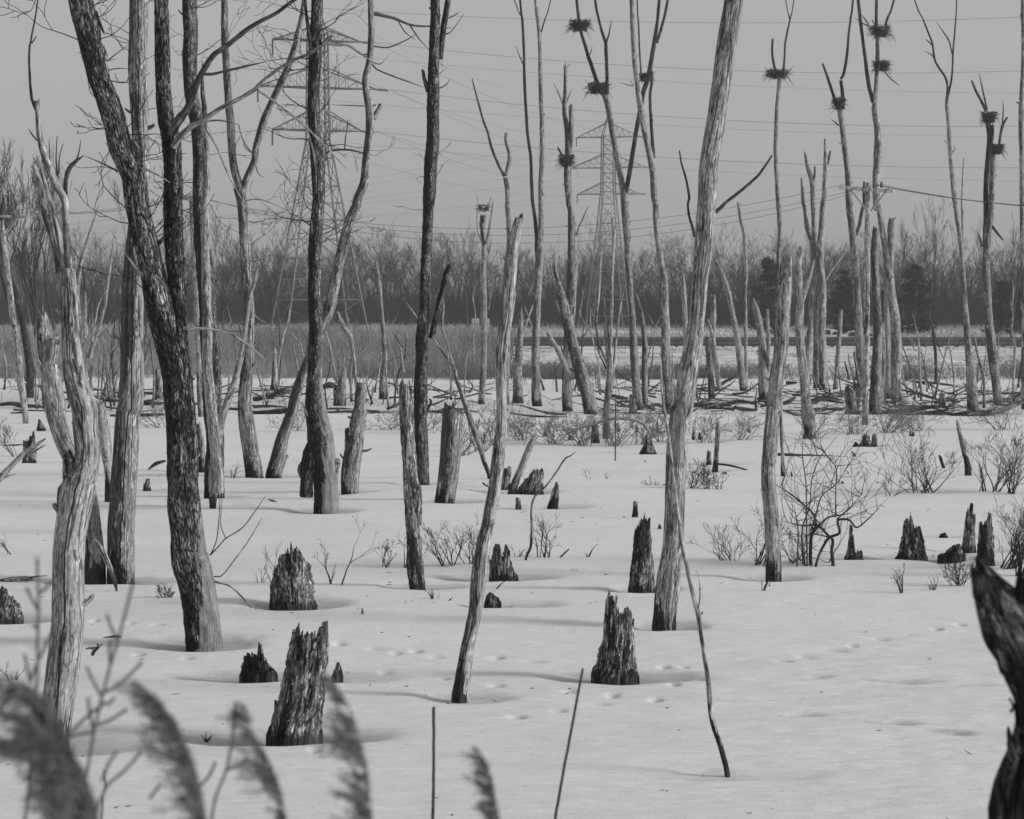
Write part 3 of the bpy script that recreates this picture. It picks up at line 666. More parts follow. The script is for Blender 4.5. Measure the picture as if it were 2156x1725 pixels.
tree('dead_tree', 'grey tree with a small nest in its fork, left limb short, right limb very long', DT, 'grey',
  'D2 838,1560,66 835,1250,68 812,900,66 795,600,64 772,300,60 748,100,52 D1 742,1700,52 728,1400,46 700,1150,46 682,1000,42 668,880,46',
  limbs=[('D1 655,890,30 622,800,26 572,650,22 519,498,16', ''), ('D1 685,880,34 688,780,30 670,625,26', ''), ('D1 672,640,22 692,610,24 718,480,24 735,300,20 750,160,18 766,60,17', 'out'), ('D2 795,250,26 825,150,28 850,30,30 D1 862,1650,28 858,1560,24 862,1455,14', ''), ('D1 655,1020,12 625,990,10 596,970,6', 'tip')], base=858)
tree('dead_tree', 'tall grey tree stacked with two nests, its left limb running out of the top', DT, 'grey',
  'D2 1130,1592,88 1125,1300,84 1112,950,82 1078,650,64 1040,400,52 1000,150,46 982,0,50 D1 968,1700,56 960,1500,60 972,1250,64 965,1050,52 950,900,52 962,700,36 970,500,34 972,320,34 974,235,30', base=848,
  limbs=[('D1 935,830,36 900,690,32 865,440,28 842,250,26 822,95,28', 'out'), ('D1 958,210,26 960,95,24', 'out'), ('D1 1035,205,22 1050,150,20 1078,85,18', 'out'), ('D1 900,210,12 850,190,10 785,142,7', 'tip'), ('D1 900,200,10 870,160,10 835,115,8', 'tip'), ('D1 1025,580,12 1080,640,11 1146,697,8', 'tip'),
   ('D2 1085,560,36 1082,380,44 1080,200,58 1100,62,48', 'grey'), ('D1 940,195,10 925,155,8', 'tip')])
tree('dead_tree', 'thick grey snag with an open split crown standing just right of the utility pole', DT, 'twotone', 'D2 945,1695,104 955,1500,96 960,1300,85 968,1000,72 955,700,66 945,400,62 958,200,52 965,125,30', top='splinter', limbs=[('D2 940,240,14 950,180,10', 'spl')])
tree('dead_tree', 'pale column between the split-crowned snag and the two-nest tree', DT, 'bleach', 'D2 1052,1565,62 1050,1200,60 1045,900,58 1048,700,50 1045,560,40', base=840)
tree('dead_tree', 'smooth straight grey trunk ending in long thin forks without any nest', DT, 'grey',
  'D2 1738,1698,92 1728,1400,84 1700,1100,56 1682,850,46 1662,500,36 1640,300,38 1600,0,36 D1 1592,1600,40 1562,1300,34 1545,1000,30 1530,850,27 1540,760,24',
  limbs=[('D1 1535,790,20 1528,650,18 1440,500,17 1412,350,15 1370,240,14 1335,150,12 1298,80,11', 'out'), ('D1 1542,770,20 1572,620,16 1580,450,14 1592,300,13 1602,180,12 1608,80,10', 'out'), ('D1 1575,440,12 1548,330,12 1510,270,10 1447,180,8', 'tip'), ('D1 1410,365,10 1380,335,9 1356,318,7', 'tip'), ('D1 1440,490,9 1400,440,8 1350,416,5', 'tip'), ('D1 1570,1240,10 1595,1210,8 1592,1180,6', 'tip'), ('D1 1540,1160,7 1505,1135,5', 'tip')])
tree('dead_tree', 'very slim straight pale pole tree touching the smooth forked trunk', DT, 'bleach', 'D2 1725,1500,24 1690,900,22 1672,600,20 1660,200,19 1655,0,18 D1 1655,1600,15 1660,1400,12 1668,1272,8', base=870)
tree('dead_tree', 'twin-stemmed tree at the right with two nests, one above the other', DT, 'grey',
  'D2 1945,1622,66 1925,1400,74 1895,1150,76 1872,900,66 1852,600,60 1850,450,62 1860,250,60 D1 1890,1700,54 1895,1500,50 1905,1300,46 1908,1210,46', base=853,
  limbs=[('D2 1845,330,50 1850,100,50 D1 1850,1600,42 1852,1450,40 1868,1250,46 1878,1100,46 1862,980,40 1852,900,34', 'STEM'), ('D1 1850,900,26 1800,800,22 1760,720,20 1728,638,15', ''), ('D1 1858,890,16 1835,790,14 1815,700,12 1793,600,9', 'tip'),
    ('D1 1955,1180,22 1968,1080,22 1985,1010,22 2028,938,14', ''), ('D1 1980,1010,12 1988,900,10 1984,815,6', 'tip'), ('D1 1885,1180,36 1900,1060,30 1890,980,28', ''), ('D2 1895,170,24 1940,230,20 1990,290,16', 'tip'), ('D2 1815,340,18 1795,260,10 1770,215,7', 'tip')])
tree('dead_tree', 'dark knobbly trunk cut by the right edge of the picture', DT, 'grey',
  'F 2158,862,16 2157,700,14 2154,520,12 2152,330,11 2150,240,11 2155,120,9 2153,20,7', top='out', limbs=[('F 2152,225,4 2145,218,3 2138,214,2', 'tip'), ('F 2154,60,4 2148,30,3', 'tip')])
# ---------------------------------------------------------------- centre group
tree('dead_tree', 'slender leaning stem with one straight companion limb, forming a tall Y behind the claw-tipped trunk', DT, 'grey',
  'F 1062,852,18 1066,700,16 1066,600,15 C2 145,250,46 130,0,42 C1 130,1700,42 128,1560,40 112,1440,38', base=852,
  limbs=[('C1 105,1430,26 60,1340,24 0,1200,22 B1 1960,1080,20 1920,970,18 1880,820,16 1830,632,9', ''), ('C1 115,1420,30 142,1320,34 145,1240,32 122,1150,30 120,1060,26', 'grey')])
tree('dead_tree', 'short ragged grey snag between the claw-tipped trunk and the twin tall stems', DT, 'grey', 'C2 220,1605,92 212,1400,66 218,1200,58 235,1000,44 240,900,30 238,812,12', top='splinter', limbs=[('C2 225,1120,26 280,960,24 345,790,12', 'tip bleach')])
tree('dead_tree', 'twin tall stems meeting low in a narrow V, without any nest', DT, 'grey',
  'C2 372,1635,84 362,1400,68 358,1100,60 372,750,60 390,420,55 402,100,46 C1 400,1600,44 408,1300,40 410,1000,38 400,750,34 395,500,32 388,270,30 368,95,28', top='out',
  limbs=[('C2 378,520,40 368,350,36 358,180,32 342,40,30 C1 330,1600,30 318,1300,26 290,1050,25 268,700,24 262,400,22 248,150,20 240,95,18', 'out STEM'), ('C1 402,265,14 425,180,12 456,95,9', 'out'), ('C1 245,140,12 218,92,9', 'out'), ('C1 255,520,10 225,450,8 198,380,6', 'tip'), ('C1 415,940,20 436,910,14', '')])
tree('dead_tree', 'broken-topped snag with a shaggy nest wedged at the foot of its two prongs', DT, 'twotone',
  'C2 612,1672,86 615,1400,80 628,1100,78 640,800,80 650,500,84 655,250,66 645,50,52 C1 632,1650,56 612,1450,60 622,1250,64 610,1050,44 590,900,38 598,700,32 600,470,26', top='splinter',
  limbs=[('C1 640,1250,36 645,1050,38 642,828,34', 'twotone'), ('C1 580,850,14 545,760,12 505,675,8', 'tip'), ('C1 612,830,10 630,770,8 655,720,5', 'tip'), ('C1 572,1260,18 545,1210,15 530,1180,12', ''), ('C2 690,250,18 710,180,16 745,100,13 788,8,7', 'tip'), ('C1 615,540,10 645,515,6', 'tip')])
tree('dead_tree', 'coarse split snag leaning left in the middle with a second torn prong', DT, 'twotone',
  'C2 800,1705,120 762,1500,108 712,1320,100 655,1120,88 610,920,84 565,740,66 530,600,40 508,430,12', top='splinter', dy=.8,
  limbs=[('C2 650,1420,50 590,1290,46 520,1150,40 470,1060,30 440,1000,16', 'spl bleach'), ('C2 620,960,60 580,880,46 540,800,34 495,760,16', 'spl bleach'), ('C2 555,700,30 500,600,22 470,410,8', 'spl rotten'), ('C2 830,1680,30 850,1640,20', 'rotten')])
tree('dead_tree', 'tall Y-shaped tree with one nest in its left fork and another on its left limb', DT, 'grey',
  'C2 1188,1655,84 1168,1400,70 1150,1150,62 1135,850,48 1122,650,46 1108,450,50 1100,250,60 1085,50,60 C1 1080,1640,56 1060,1500,50 1012,1250,46 975,1050,46 942,850,46 920,770,50',
  limbs=[('C1 905,770,36 850,660,34 820,570,32 790,480,30 755,360,27 728,270,27 700,95,24', 'out'), ('C1 930,790,36 935,640,30 928,400,28 925,350,26 892,250,22 862,130,20 850,80,20', 'out'), ('C1 930,345,18 955,260,12 972,162,8', 'tip'),
    ('C1 1085,1560,40 1120,1380,38 1145,1220,38 1182,1000,36 1225,780,40 1268,620,40 1300,450,36 1325,300,32 1350,95,26', 'out'), ('C1 1338,350,26 1370,240,24 1412,80,22', 'out'), ('C1 1212,600,16 1198,400,14 1190,200,13 1183,95,12', 'out'), ('C1 650,150,14 640,145,10', ''), ('C1 790,460,10 805,420,8 818,378,5', 'tip'), ('C2 1105,200,20 1120,120,14', '')])
tree('dead_tree', 'slender pale-footed tree crossing behind the Y-shaped one, with a thin straight side limb', DT, 'grey',
  'C2 1440,1690,66 1435,1500,76 1415,1200,74 1405,900,70 1392,600,56 1360,380,48 1338,150,50 1328,0,50 C1 1318,1600,54 1308,1400,56 1272,1200,50 1232,1020,46 1200,850,46 1180,680,40 1155,450,40 1138,95,38', top='out', dy=.8,
  limbs=[('C1 1310,1280,32 1300,1100,28 1288,900,26 1282,780,24 1298,650,22 1300,560,20', ''), ('C1 1300,975,14 1318,965,10', ''), ('C1 1150,700,8 1110,690,7 1040,670,5', 'tip'), ('C1 1150,690,8 1120,650,5', 'tip')])
tree('dead_tree', 'straight grey snag with one light edge beside the Y-shaped nest tree', DT, 'twotone', 'C2 1248,1645,52 1242,1400,46 1240,1150,45 1225,950,34 1195,800,22 1165,700,10', base=858, top='splinter')
tree('dead_tree', 'low multi-stemmed clump of thin whippy trunks before the far tower', DT, 'grey',
  'C3 930,225,58 C2 928,1690,54 945,1500,52 955,1300,44 935,1100,40 918,900,34 905,712,14', top='splinter',
  limbs=[('C2 968,1500,24 1000,1200,20 1020,1000,18 1045,820,14 1080,660,6', 'tip bleach'), ('C2 940,1300,22 880,1150,18 845,1000,14 808,830,8', 'tip bleach'), ('C2 975,1460,30 965,1100,26 975,800,26 980,500,26 988,230,34 975,90,20', 'bleach STEM'), ('C2 870,1200,18 850,950,18 870,700,22 885,450,20 900,260,12', 'bleach STEM'), ('C2 690,1000,14 720,850,13 745,700,8', 'tip bleach'), ('C2 930,1330,16 830,1120,8', 'tip')])
tree('dead_tree', 'pale snag leaning left with a tapering point, right of the thickest pale trunk', DT, 'bleach', 'C2 2042,1510,66 2012,1250,58 1985,1050,50 1945,850,46 1910,700,46 1868,560,36 1830,480,24 1802,402,8', top='splinter', dy=.6)
tree('dead_tree', 'thin whip-straight trunk standing behind the tapering pale snag', DT, 'grey', 'C2 2062,1490,32 2060,1200,30 2055,900,30 2052,700,30 2060,500,28 2045,250,28 2015,100,26 2000,0,24 C1 1995,1640,22', limbs=[('C1 2000,1655,10 2025,1650,6', '')])
tree('dead_tree', 'stout fork-ended grey snag left of the splintered weathered trunk', DT, 'bleach', 'D2 55,1592,88 45,1350,80 35,1150,66 12,950,56 C2 2145,850,52 2120,760,48 2095,708,40', top='splinter', base=843, limbs=[('D2 78,1400,34 88,1100,32 80,950,28 78,815,16', 'spl')])
tree('dead_tree', 'grey snag hugging the right side of the thickest pale trunk', DT, 'grey', 'C2 1785,1590,56 1770,1350,50 1755,1150,46 1762,1030,40', base=838, limbs=[('C2 1845,1490,46 1812,1230,40 1790,1080,36 1745,900,12', 'spl bleach')])
tree('dead_tree', 'blunt grey column showing behind the thickest pale trunk near the woods', DT, 'grey', 'C2 1785,1480,46 1788,1200,46 1795,900,46 1790,690,40', base=815)
tree('dead_tree', 'small pale snag poking up left of the thickest pale trunk', DT, 'bleach', 'C2 1575,1400,40 1570,1000,42 1560,760,42 1548,600,34 1540,512,12', base=812, top='splinter')
tree('dead_tree', 'needle-thin pale stick tree beside the slender pale-footed tree', DT, 'bleach', 'C2 1395,1690,26 1385,1500,22 1378,1300,18 1360,1180,10', top='splinter')
tree('dead_tree', 'pale straight trunk with a hollow clawed head and wisps of twig', DT, 'bleach', 'B2 1905,1612,58 1915,1450,52 1930,1150,50 1928,800,54 1922,550,48 1925,330,36',
  limbs=[('B2 1930,340,26 1915,220,34 1918,110,44 1935,40,40', 'rotten'), ('B2 1945,320,22 1965,220,22 1985,110,16 2000,0,12 B1 2005,1612,6', 'tip'), ('B2 1915,310,10 1880,230,9 1872,100,8 1880,0,7 B1 1865,1545,5', 'tip'), ('B1 1960,1700,30 1975,1650,18 1990,1580,6', 'spl bleach'), ('B2 1860,1400,12 1845,1100,12 1860,900,10 1840,740,9 1865,650,6', 'tip'), ('B2 1965,850,10 1990,700,9 2015,560,5', 'tip')])
tree('dead_tree', 'dark-footed slim pole tree with a crooked side twig, left of the tall dark patchy trunk', DT, 'grey', 'B2 1120,1572,84 1118,1430,60 1125,1300,40 1120,1050,40 1100,900,34 1082,650,28 1062,500,24 1058,425,14', top='splinter', limbs=[('B2 1075,560,8 1140,590,7 1190,605,4', 'tip'), ('B2 1065,540,8 1000,520,6 940,500,4', 'tip')])
tree('dead_tree', 'crooked pale stem rising from a dark stump left of the tall dark patchy trunk', DT, 'grey', 'B2 775,1630,84 780,1500,66 795,1350,40 798,1280,12', limbs=[('B2 740,1450,22 715,1330,22 690,1200,18 660,1080,14 640,980,9', 'tip bleach'), ('B2 740,1640,50 730,1500,44 735,1420,36', 'rotten')], top='splinter')
for (s, by, lb) in [
  ('A2 725,1240,42 760,1110,38 800,1000,34 838,850,32 862,700,28 885,560,24 905,400,18 940,180,7', 835, 'pale curved sapling leaning right, rightmost of the pale cluster behind the hollow trunk'),
  ('A2 665,1110,44 640,900,36 628,700,34 650,500,32 690,350,26 735,200,20 800,0,12', 840, 'pale upright sapling, leftmost of the pale cluster behind the hollow trunk'),
  ('A2 692,1100,40 690,950,36 690,800,28 688,700,12', 842, 'short broken pale stub within the pale cluster behind the hollow trunk'),
  ('A2 745,1100,20 770,950,18 800,800,14 880,660,8', 838, 'thin pale wand leaning right within the pale cluster behind the hollow trunk')]:
    tree('dead_sapling', lb, 'sapling', 'bleach', s, base=by, top='tip')
tree('dead_tree', 'spreading pale sapling with twiggy limbs left of the tall two-tone trunk', DT, 'bleach', 'A2 880,1600,44 900,1300,26 915,1100,22 930,970,16 935,950,8', top='tip', base=845, limbs=[('A2 915,1120,12 950,1050,9', 'tip'), ('A2 790,1080,16 850,1020,16 965,925,10', 'tip')], twigs=(6, .3, .95, 40, 1))
tree('dead_tree', 'light slanting broken snag just left of the foot of the two-tone trunk', DT, 'bleach', 'F 232,1040,24 A3 870,480,60 845,280,110 820,100,110 A2 815,1650,84 800,1540,30', top='splinter', D=44, well=False)
tree('dead_tree', 'thin dark-footed trunk glimpsed between the two-tone trunk and the largest furrowed one', DT, 'grey', 'A2 1285,1580,62 1282,1450,56 1270,1300,44', base=840)
tree('dead_tree', 'small jagged dark stub between the largest furrowed trunk and the dark mottled one', DT, 'twotone', 'A3 1642,502,78 1630,350,66 1618,180,46 1605,60,20', top='splinter')
tree('dead_tree', 'dark leaning tree at the far left behind the tilted utility pole', DT, 'upper', 'A2 250,1560,60 235,1300,66 210,1100,60 170,900,50 120,700,46 60,560,40 20,380,40 10,100,44 A1 30,1600,30', base=838, top='tip')
tree('dead_tree', 'stick-thin dead trunk between the lattice tower legs and the dark central-left trunk', DT, 'grey', 'B2 235,1500,66 235,1350,44 232,1150,20', base=822)
tree('dead_sapling', 'pale wavy sapling rising inside the near tower legs', 'sapling', 'bleach', 'B2 260,1300,16 300,1080,18 350,900,14 355,820,7', base=820, top='tip')
tree('dead_sapling', 'long pale sapling bowing left under the dark central-left trunk', 'sapling', 'bleach', 'B2 725,1420,24 705,1290,22 680,1150,18 650,1020,12', base=838, top='tip')
tree('dead_tree', 'thin leaning pale snag joining a knotted log tip right of the tall dark patchy trunk', DT, 'grey', 'F 1030,1002,9 C3 -60,420,38 B3 1900,300,50 1830,120,50 1790,0,46 B2 1760,1560,38 1710,1420,32 1695,1340,26', top='broken', D=50, well=False,
  limbs=[('B2 1690,1340,22 1600,1200,18 1500,1060,16 1400,930,14 1300,792,6', 'tip bleach'), ('B2 1690,1330,20 1650,1200,18 1620,1080,20 1590,1000,18 1595,800,30 1560,640,40', 'bleach')])
tree('dead_sapling', 'two-needle sapling standing bare at the right before the dark pines', 'sapling', 'bleach', 'D2 2065,1560,24 2075,1300,22 2080,1150,22 2055,1000,22 2060,880,24 2045,780,14', base=842, top='tip', limbs=[('D2 2055,870,14 2070,700,12 2060,600,6', 'tip')])
tree('dead_sapling', 'forked grey sapling in front of the embankment at the right', 'sapling', 'grey', 'D2 1830,1640,26 1830,1400,22 1790,1250,20 1760,1100,18 1765,1040,9', base=860, top='tip')
tree('dead_sapling', 'thin dark sapling in front of the guardrail between the two-nest tree and the forked trunk', 'sapling', 'upper', 'D2 1445,1430,26 1440,1200,26 1425,1080,24 1405,920,14', base=812, top='tip', limbs=[('D2 1420,980,8 1470,1170,8 1560,1340,6', 'tip')])
tree('dead_tree', 'torn dark snag with frayed prongs left of the utility pole', DT, 'rotten', 'D2 775,1702,118 768,1550,112 760,1430,70 745,1380,40', top='splinter', base=873, limbs=[('D2 820,1450,34 800,1300,30 775,1160,18', 'spl rotten'), ('D2 790,1420,24 745,1290,14 730,1190,7', 'spl rotten'), ('D2 740,1420,18 700,1250,8', 'spl rotten')])
tree('dead_tree', 'smooth grey trunk directly right of the utility pole foot', DT, 'grey', 'D2 985,1590,62 1000,1300,66 1002,1050,60 1005,900,44', base=866)

# ---------------------------------------------------------------- nests
nD = dict(a=ground_Y(860), )
nest('broad dark nest cut by the treetops at the upper middle, highest of the left nests', 1220, 54, 46, 24, ground_Y(861))
nest('wide shaggy nest in the fork of the Y-shaped tree', 1259, 186, 46, 24, ground_Y(861)-.1)
nest('small dark nest where the right limb of the Y-shaped tree divides', 1360, 163, 30, 18, ground_Y(861)+.1)
nest('hanging shaggy nest on the broken-topped snag', 1192, 338, 36, 26, ground_Y(866)-.2)
nest('flat wide nest alone on top of a straight slender tree', 1637, 156, 50, 18, ground_Y(843))
nest('thin nest low in the fork of the grey tree with a short left limb', 1767, 218, 30, 26, ground_Y(858)-.1)
nest('deep dark nest at the very top of the two-nest tall grey tree', 1853, 66, 46, 26, ground_Y(848))
nest('tilted nest halfway up the two-nest tall grey tree', 1856, 139, 38, 22, ground_Y(848)-.2)
nest('upper dark nest of the twin-stemmed tree at the right', 2083, 247, 34, 24, ground_Y(853)-.1)
nest('lower small nest of the twin-stemmed tree at the right', 2100, 314, 30, 22, ground_Y(853)-.2)
nest('little ragged nest on the hollow clawed head of the pale trunk', 1017, 438, 25, 15, ground_Y(850))
tree('dead_tree', 'straight slender tree topped by one wide flat nest and two bare prongs', DT, 'grey',
  'D2 160,1585,70 158,1300,60 160,1000,50 165,700,44 170,400,38 178,200,36 168,0,34 D1 168,1700,36 155,1450,34 145,1250,32 150,1050,32 158,850,32 172,700,32 180,640,40',
  limbs=[('D1 155,620,24 130,520,20 118,420,19 122,298,18', ''), ('D1 205,620,20 215,480,17 222,350,17 245,230,15 265,150,14', ''), ('D1 262,160,12 278,95,9', 'out'), ('D1 262,165,12 242,92,8', 'out')], base=845)

# ---------------------------------------------------------------- utility poles
def utility_pole(label, s, bar, by, wbar=7, ins=()):
    pts = parse(s); D = ground_Y(by); k = D/FPX; org = at(pts[0][0], by, D); org[2] = 0
    r = empty('utility_pole', org, label, 'utility pole')
    c = Col(); limb(c, pts, D, nseed(), top='flat', mat='pole', below=.3); c.build('pole', M['pole'], r, org)
    b = parse(bar); a0 = at(b[0][0], b[0][1], D-.16); a1 = at(b[-1][0], b[-1][1], D-.16)
    c = Col(); h = wbar*k*.5
    d = (a1-a0); u = np.array([0, 0, 1.]); f = np.array([0, 1., 0])
    V = [a+u*su*h+f*sf*.055 for a in (a0, a1) for su in (-1, 1) for sf in (-1, 1)]
    c.add(V, [(0, 1, 3, 2), (4, 6, 7, 5), (0, 4, 5, 1), (2, 3, 7, 6), (0, 2, 6, 4), (1, 5, 7, 3)])
    c.build('crossarm', M['pole'], r, org, smooth=False)
    mid = (a0+a1)/2; pole_x = at(pts[-1][0], b[0][1], D)
    for s_ in (-1, 1):
        c = Col(); segs(c, [pole_x+np.array([s_*.05, -.18, -.75])], [pole_x+np.array([s_*.62, -.2, -.02])], .025, .025, 4); c.build('brace', M['steel'], r, org)
    for (x, y) in ins:
        p = at(x, y, D-.16); c = Col()
        prof = [(.0, .02), (.06, .05), (.075, .03), (.11, .055), (.13, .03), (.17, .045), (.2, .0)]
        z0 = -.1; V = []; n = 10
        for (z, rr) in prof:
            for q in range(n): V.append(p+np.array([rr*1.1*math.cos(q*2*pi/n), rr*1.1*math.sin(q*2*pi/n), z0+z]))
        i = np.arange(len(prof)-1)[:, None]*n; j = np.arange(n)[None]; j2 = (j+1) % n
        c.add(V, np.stack([i+j, i+j2, i+n+j2, i+n+j], -1).reshape(-1, 4)); c.build('insulator', M['ceramic'], r, org)
    return D
DP = utility_pole('pale utility pole with a long crossarm standing among the snags at the right', 'D3 870,130,52 D2 882,1000,50 888,300,46 D1 894,1480,38', 'D1 656,1518,30 1088,1550,30', 896, 7.5, ins=((1788, 388), (1841, 390), (1856, 389)))
DL = utility_pole('utility pole tilted to the left at the far left edge of the picture', 'A3 210,110,46 A2 165,1400,60 105,900,54 50,450,50 12,130,42', 'A2 -160,85,22 200,100,22', 891, 5.5, ins=((-20, 446), (40, 448)))
DM = utility_pole('utility pole seen behind the dark mottled trunk at the left', 'F 424,878,15 414,640,13 405,480,11 402,412,10', 'A1 1440,1600,40 1640,1625,40', 878, 8)

# ---------------------------------------------------------------- stumps
stump('tall broken stump left of centre with a domed ragged crown of splinters', 'B3 215,1290 250,1230 300,1130 365,1125 385,1072 410,1085 440,1105 460,1130 500,1170 515,1300', 573, 660, 1274, lean=0, seedk=1, spl=14)
stump('biggest rotten stump in the foreground, leaning right with three torn prongs', 'B4 350,330 372,230 385,150 415,118 450,128 462,390 478,400 500,180 522,72 560,108 566,230 580,220 600,150 640,82 665,48 680,190 700,300', 566, 672, 1550, spl=12, w_top=(654, 84), flute=.15)
stump('low broken step of rotten wood at the foot of the biggest leaning stump', 'B4 238,760 255,735 275,765 300,765 330,900', 571, 606, 1549, spl=6, w_top=(594, 28))
stump('low charred-looking stump with three thin upright spikes', 'A4 1962,410 1985,405 2000,410 2010,335 2025,410 2045,440 2062,350 2072,430 2090,430 2098,255 2120,270 2128,400 2150,390 F 560,1395 570,1408 580,1420', 510, 582, 1421, spl=8, depth=.7)
stump('tiny dark stump peeping out on the right of the biggest leaning stump', 'B4 708,520 725,500 740,430 760,440 780,490 788,560', 700, 722, 1426, spl=6)
stump('hollow black-hearted stump just right of the leaning central trunk', 'F 1030,1185 1036,1150 C3 20,1080 60,1070 80,1180 95,1190 110,1060 145,1090 150,1190 165,1200 180,1290 192,1360', 1033, 1086, 1219, spl=12)
stump('small cracked stump behind the leaning central trunk near its lower half', 'B3 1945,1500 1975,1460 2000,1475 2020,1495 2058,1520', 1022, 1053, 1276, spl=6)
stump('tall ragged block-shaped stump left of the thickest pale trunk', 'C3 1145,1000 1170,880 1195,870 1212,820 1240,828 1260,850 1280,830 1290,1000', 1326, 1378, 1243, spl=10, w_top=(1352, 40), flute=.13)
stump('little post stump rising behind the tall block-shaped stump', 'C3 1145,740 1160,730 1183,738', 1331, 1343, 1092, 'twotone', spl=2, well=False)
stump('flared rotten stump with a tall left horn and a clear melt ring around it', 'C3 918,1560 930,1470 950,1468 985,1500 1010,1540 1030,1610 1060,1600 1075,1570 1100,1572 1115,1600 1135,1680 1150,1720', 1252, 1334, 1424, spl=12, w_top=(1303, 60), flute=.2, flare=5)
stump('broad dark slab of stump tipped over to the right', 'C3 300,560 330,490 352,462 372,468 395,490 412,478', 1086, 1140, 1039, 'rotten', spl=4, w_top=(1128, 34), depth=.45)
stump('dark stump end leaning behind the pale central trunk', 'C3 92,470 120,445 145,440 168,470', 1052, 1072, 1032, 'rotten', spl=3, w_top=(1069, 18), depth=.6)
tree('fallen_limb', 'pale log propped up at a steep slant over the tipped slab stump', 'log', 'bleach', 'C3 160,680,66 230,500,62 290,350,58 340,240,46 398,170,24', top='splinter')
stump('pointed grey stump leaning right with a notched top, right of the slab stump', 'C3 505,620 515,580 540,552 550,600 552,660', 1153, 1175, 1069, 'twotone', spl=5, w_top=(1172, 16))
stump('stubby dark post stump below the slab stump', 'C3 195,702 215,710 238,720', 1085, 1097, 1069, 'rotten', spl=2)
stump('gnarled two-lobed stump in front of the twiggy thicket', 'C3 1240,215 1262,195 1280,290 1290,205 1305,215', 1348, 1379, 956, 'rotten', spl=5, w_top=(1366, 18), flute=.25)
stump('slim forked stump among the thicket twigs, right of the whippy clump', 'C3 808,110 825,78 840,100 850,90 868,130', 1244, 1262, 930, 'twotone', spl=3)
stump('broad spiky cone-shaped stump at the right', 'D3 1125,1170 1145,1050 1165,1000 1180,960 1185,860 1215,820 1235,850 1250,930 1275,930 1295,905 1305,1020 1325,1090 1345,1170', 1887, 1948, 1177, spl=22, w_top=(1916, 58), flare=1)
stump('tall narrow ragged stump with a blunt head at the far right', 'D3 1690,800 1712,748 1740,750 1750,850', 2024, 2052, 1158, spl=5, w_top=(2044, 18))
stump('low ragged root mound beside the tall narrow stump at the far right', 'D3 1500,1175 1560,1130 1590,1090 1632,1070 1650,1130 1665,1170', 1980, 2032, 1171, spl=10)
stump('smooth-sided pointed stump behind the dark foreground snag', 'D3 1785,920 1820,890 1845,860 1872,788 1890,830 1905,980', 2056, 2092, 1188, 'twotone', spl=4)
stump('two-spiked little stump under the widest shrub, one spike much taller', 'D3 730,1020 738,925 752,915 765,1010 790,1150 802,1180 815,1140 832,1125 840,1190', 1782, 1817, 1181, spl=8, w_top=(1800, 28))
stump('dark split stump in two clumps with a low curl on its left', 'D3 782,255 800,290 825,280 850,230 860,190 885,185 905,215', 1800, 1833, 940, spl=6)
stump('right half of a split stump standing a hand apart from its darker twin', 'D3 925,200 945,190 965,195', 1834, 1846, 939, spl=4)
stump('tiny pair of upright pegs in the snow right of the utility pole', 'D3 1228,150 1235,200 1245,205 1250,150 1262,160', 1914, 1926, 917, spl=3)
stump('thin upright peg near the right edge beyond the bushes', 'D3 2078,250 2085,215 2092,220 2096,270', 2135, 2141, 939, spl=2)
stump('small dark arch of wood on snow between the cone stump and the far right stump', 'D3 1470,1020 1490,990 1505,1015 1515,985 1538,1025', 1977, 1995, 1131, spl=3)
stump('dark jagged stump cut by the left edge of the picture', 'A3 0,1420 30,1410 50,1440 70,1500 100,1480 130,1530 150,1560 175,1570', -14, 47, 1304, spl=8)
stump('upright broken stump at the left with a slanting top, behind the forked pale log', 'A3 195,250 240,235 265,180 290,170 292,300', 48, 77, 974, spl=5)
stump('low ragged dark stump at the left beyond the tilted utility pole foot', 'A3 302,140 315,60 335,90 350,120 368,150', 78, 97, 907, spl=4)
stump('twin-peg stump standing alone between the two-tone and the furrowed trunk', 'A3 1160,590 1178,600 1182,550 1215,555', 301, 317, 1034, spl=3)
stump('slender pale-topped post stump right of the thickest pale trunk', 'C3 1815,100 1830,78 1852,85', 1500, 1511, 992, 'twotone', spl=2, w_top=(1512, 10))
stump('shorter dark post stump touching the slender pale-topped one', 'C3 1745,325 1760,318 1780,335', 1487, 1498, 980, 'rotten', spl=2, w_top=(1493, 9))
tree('dead_tree', 'short curved dead stem leaning left, with a forked tip, near the spreading bush', DT, 'grey', 'D3 1702,522,58 1690,420,50 1665,320,42 1640,210,36 1622,120,26 1608,60,10', top='splinter')
stump('small leaning stub among the twigs of the spreading bush at the right', 'D3 1462,360 1475,355 1482,380', 1984, 1991, 986, 'twotone', spl=2, w_top=(1978, 7))
stump('neatly cut round post stump beyond the snow at the right', 'D2 1470,1512 1495,1508 1520,1515', 1977, 1992, 857, 'twotone', spl=0)
stump('black upright stump before the feet of the Y-shaped nest tree', 'C2 1112,1530 1135,1520 1160,1560 1170,1600', 1326, 1342, 872, spl=3)
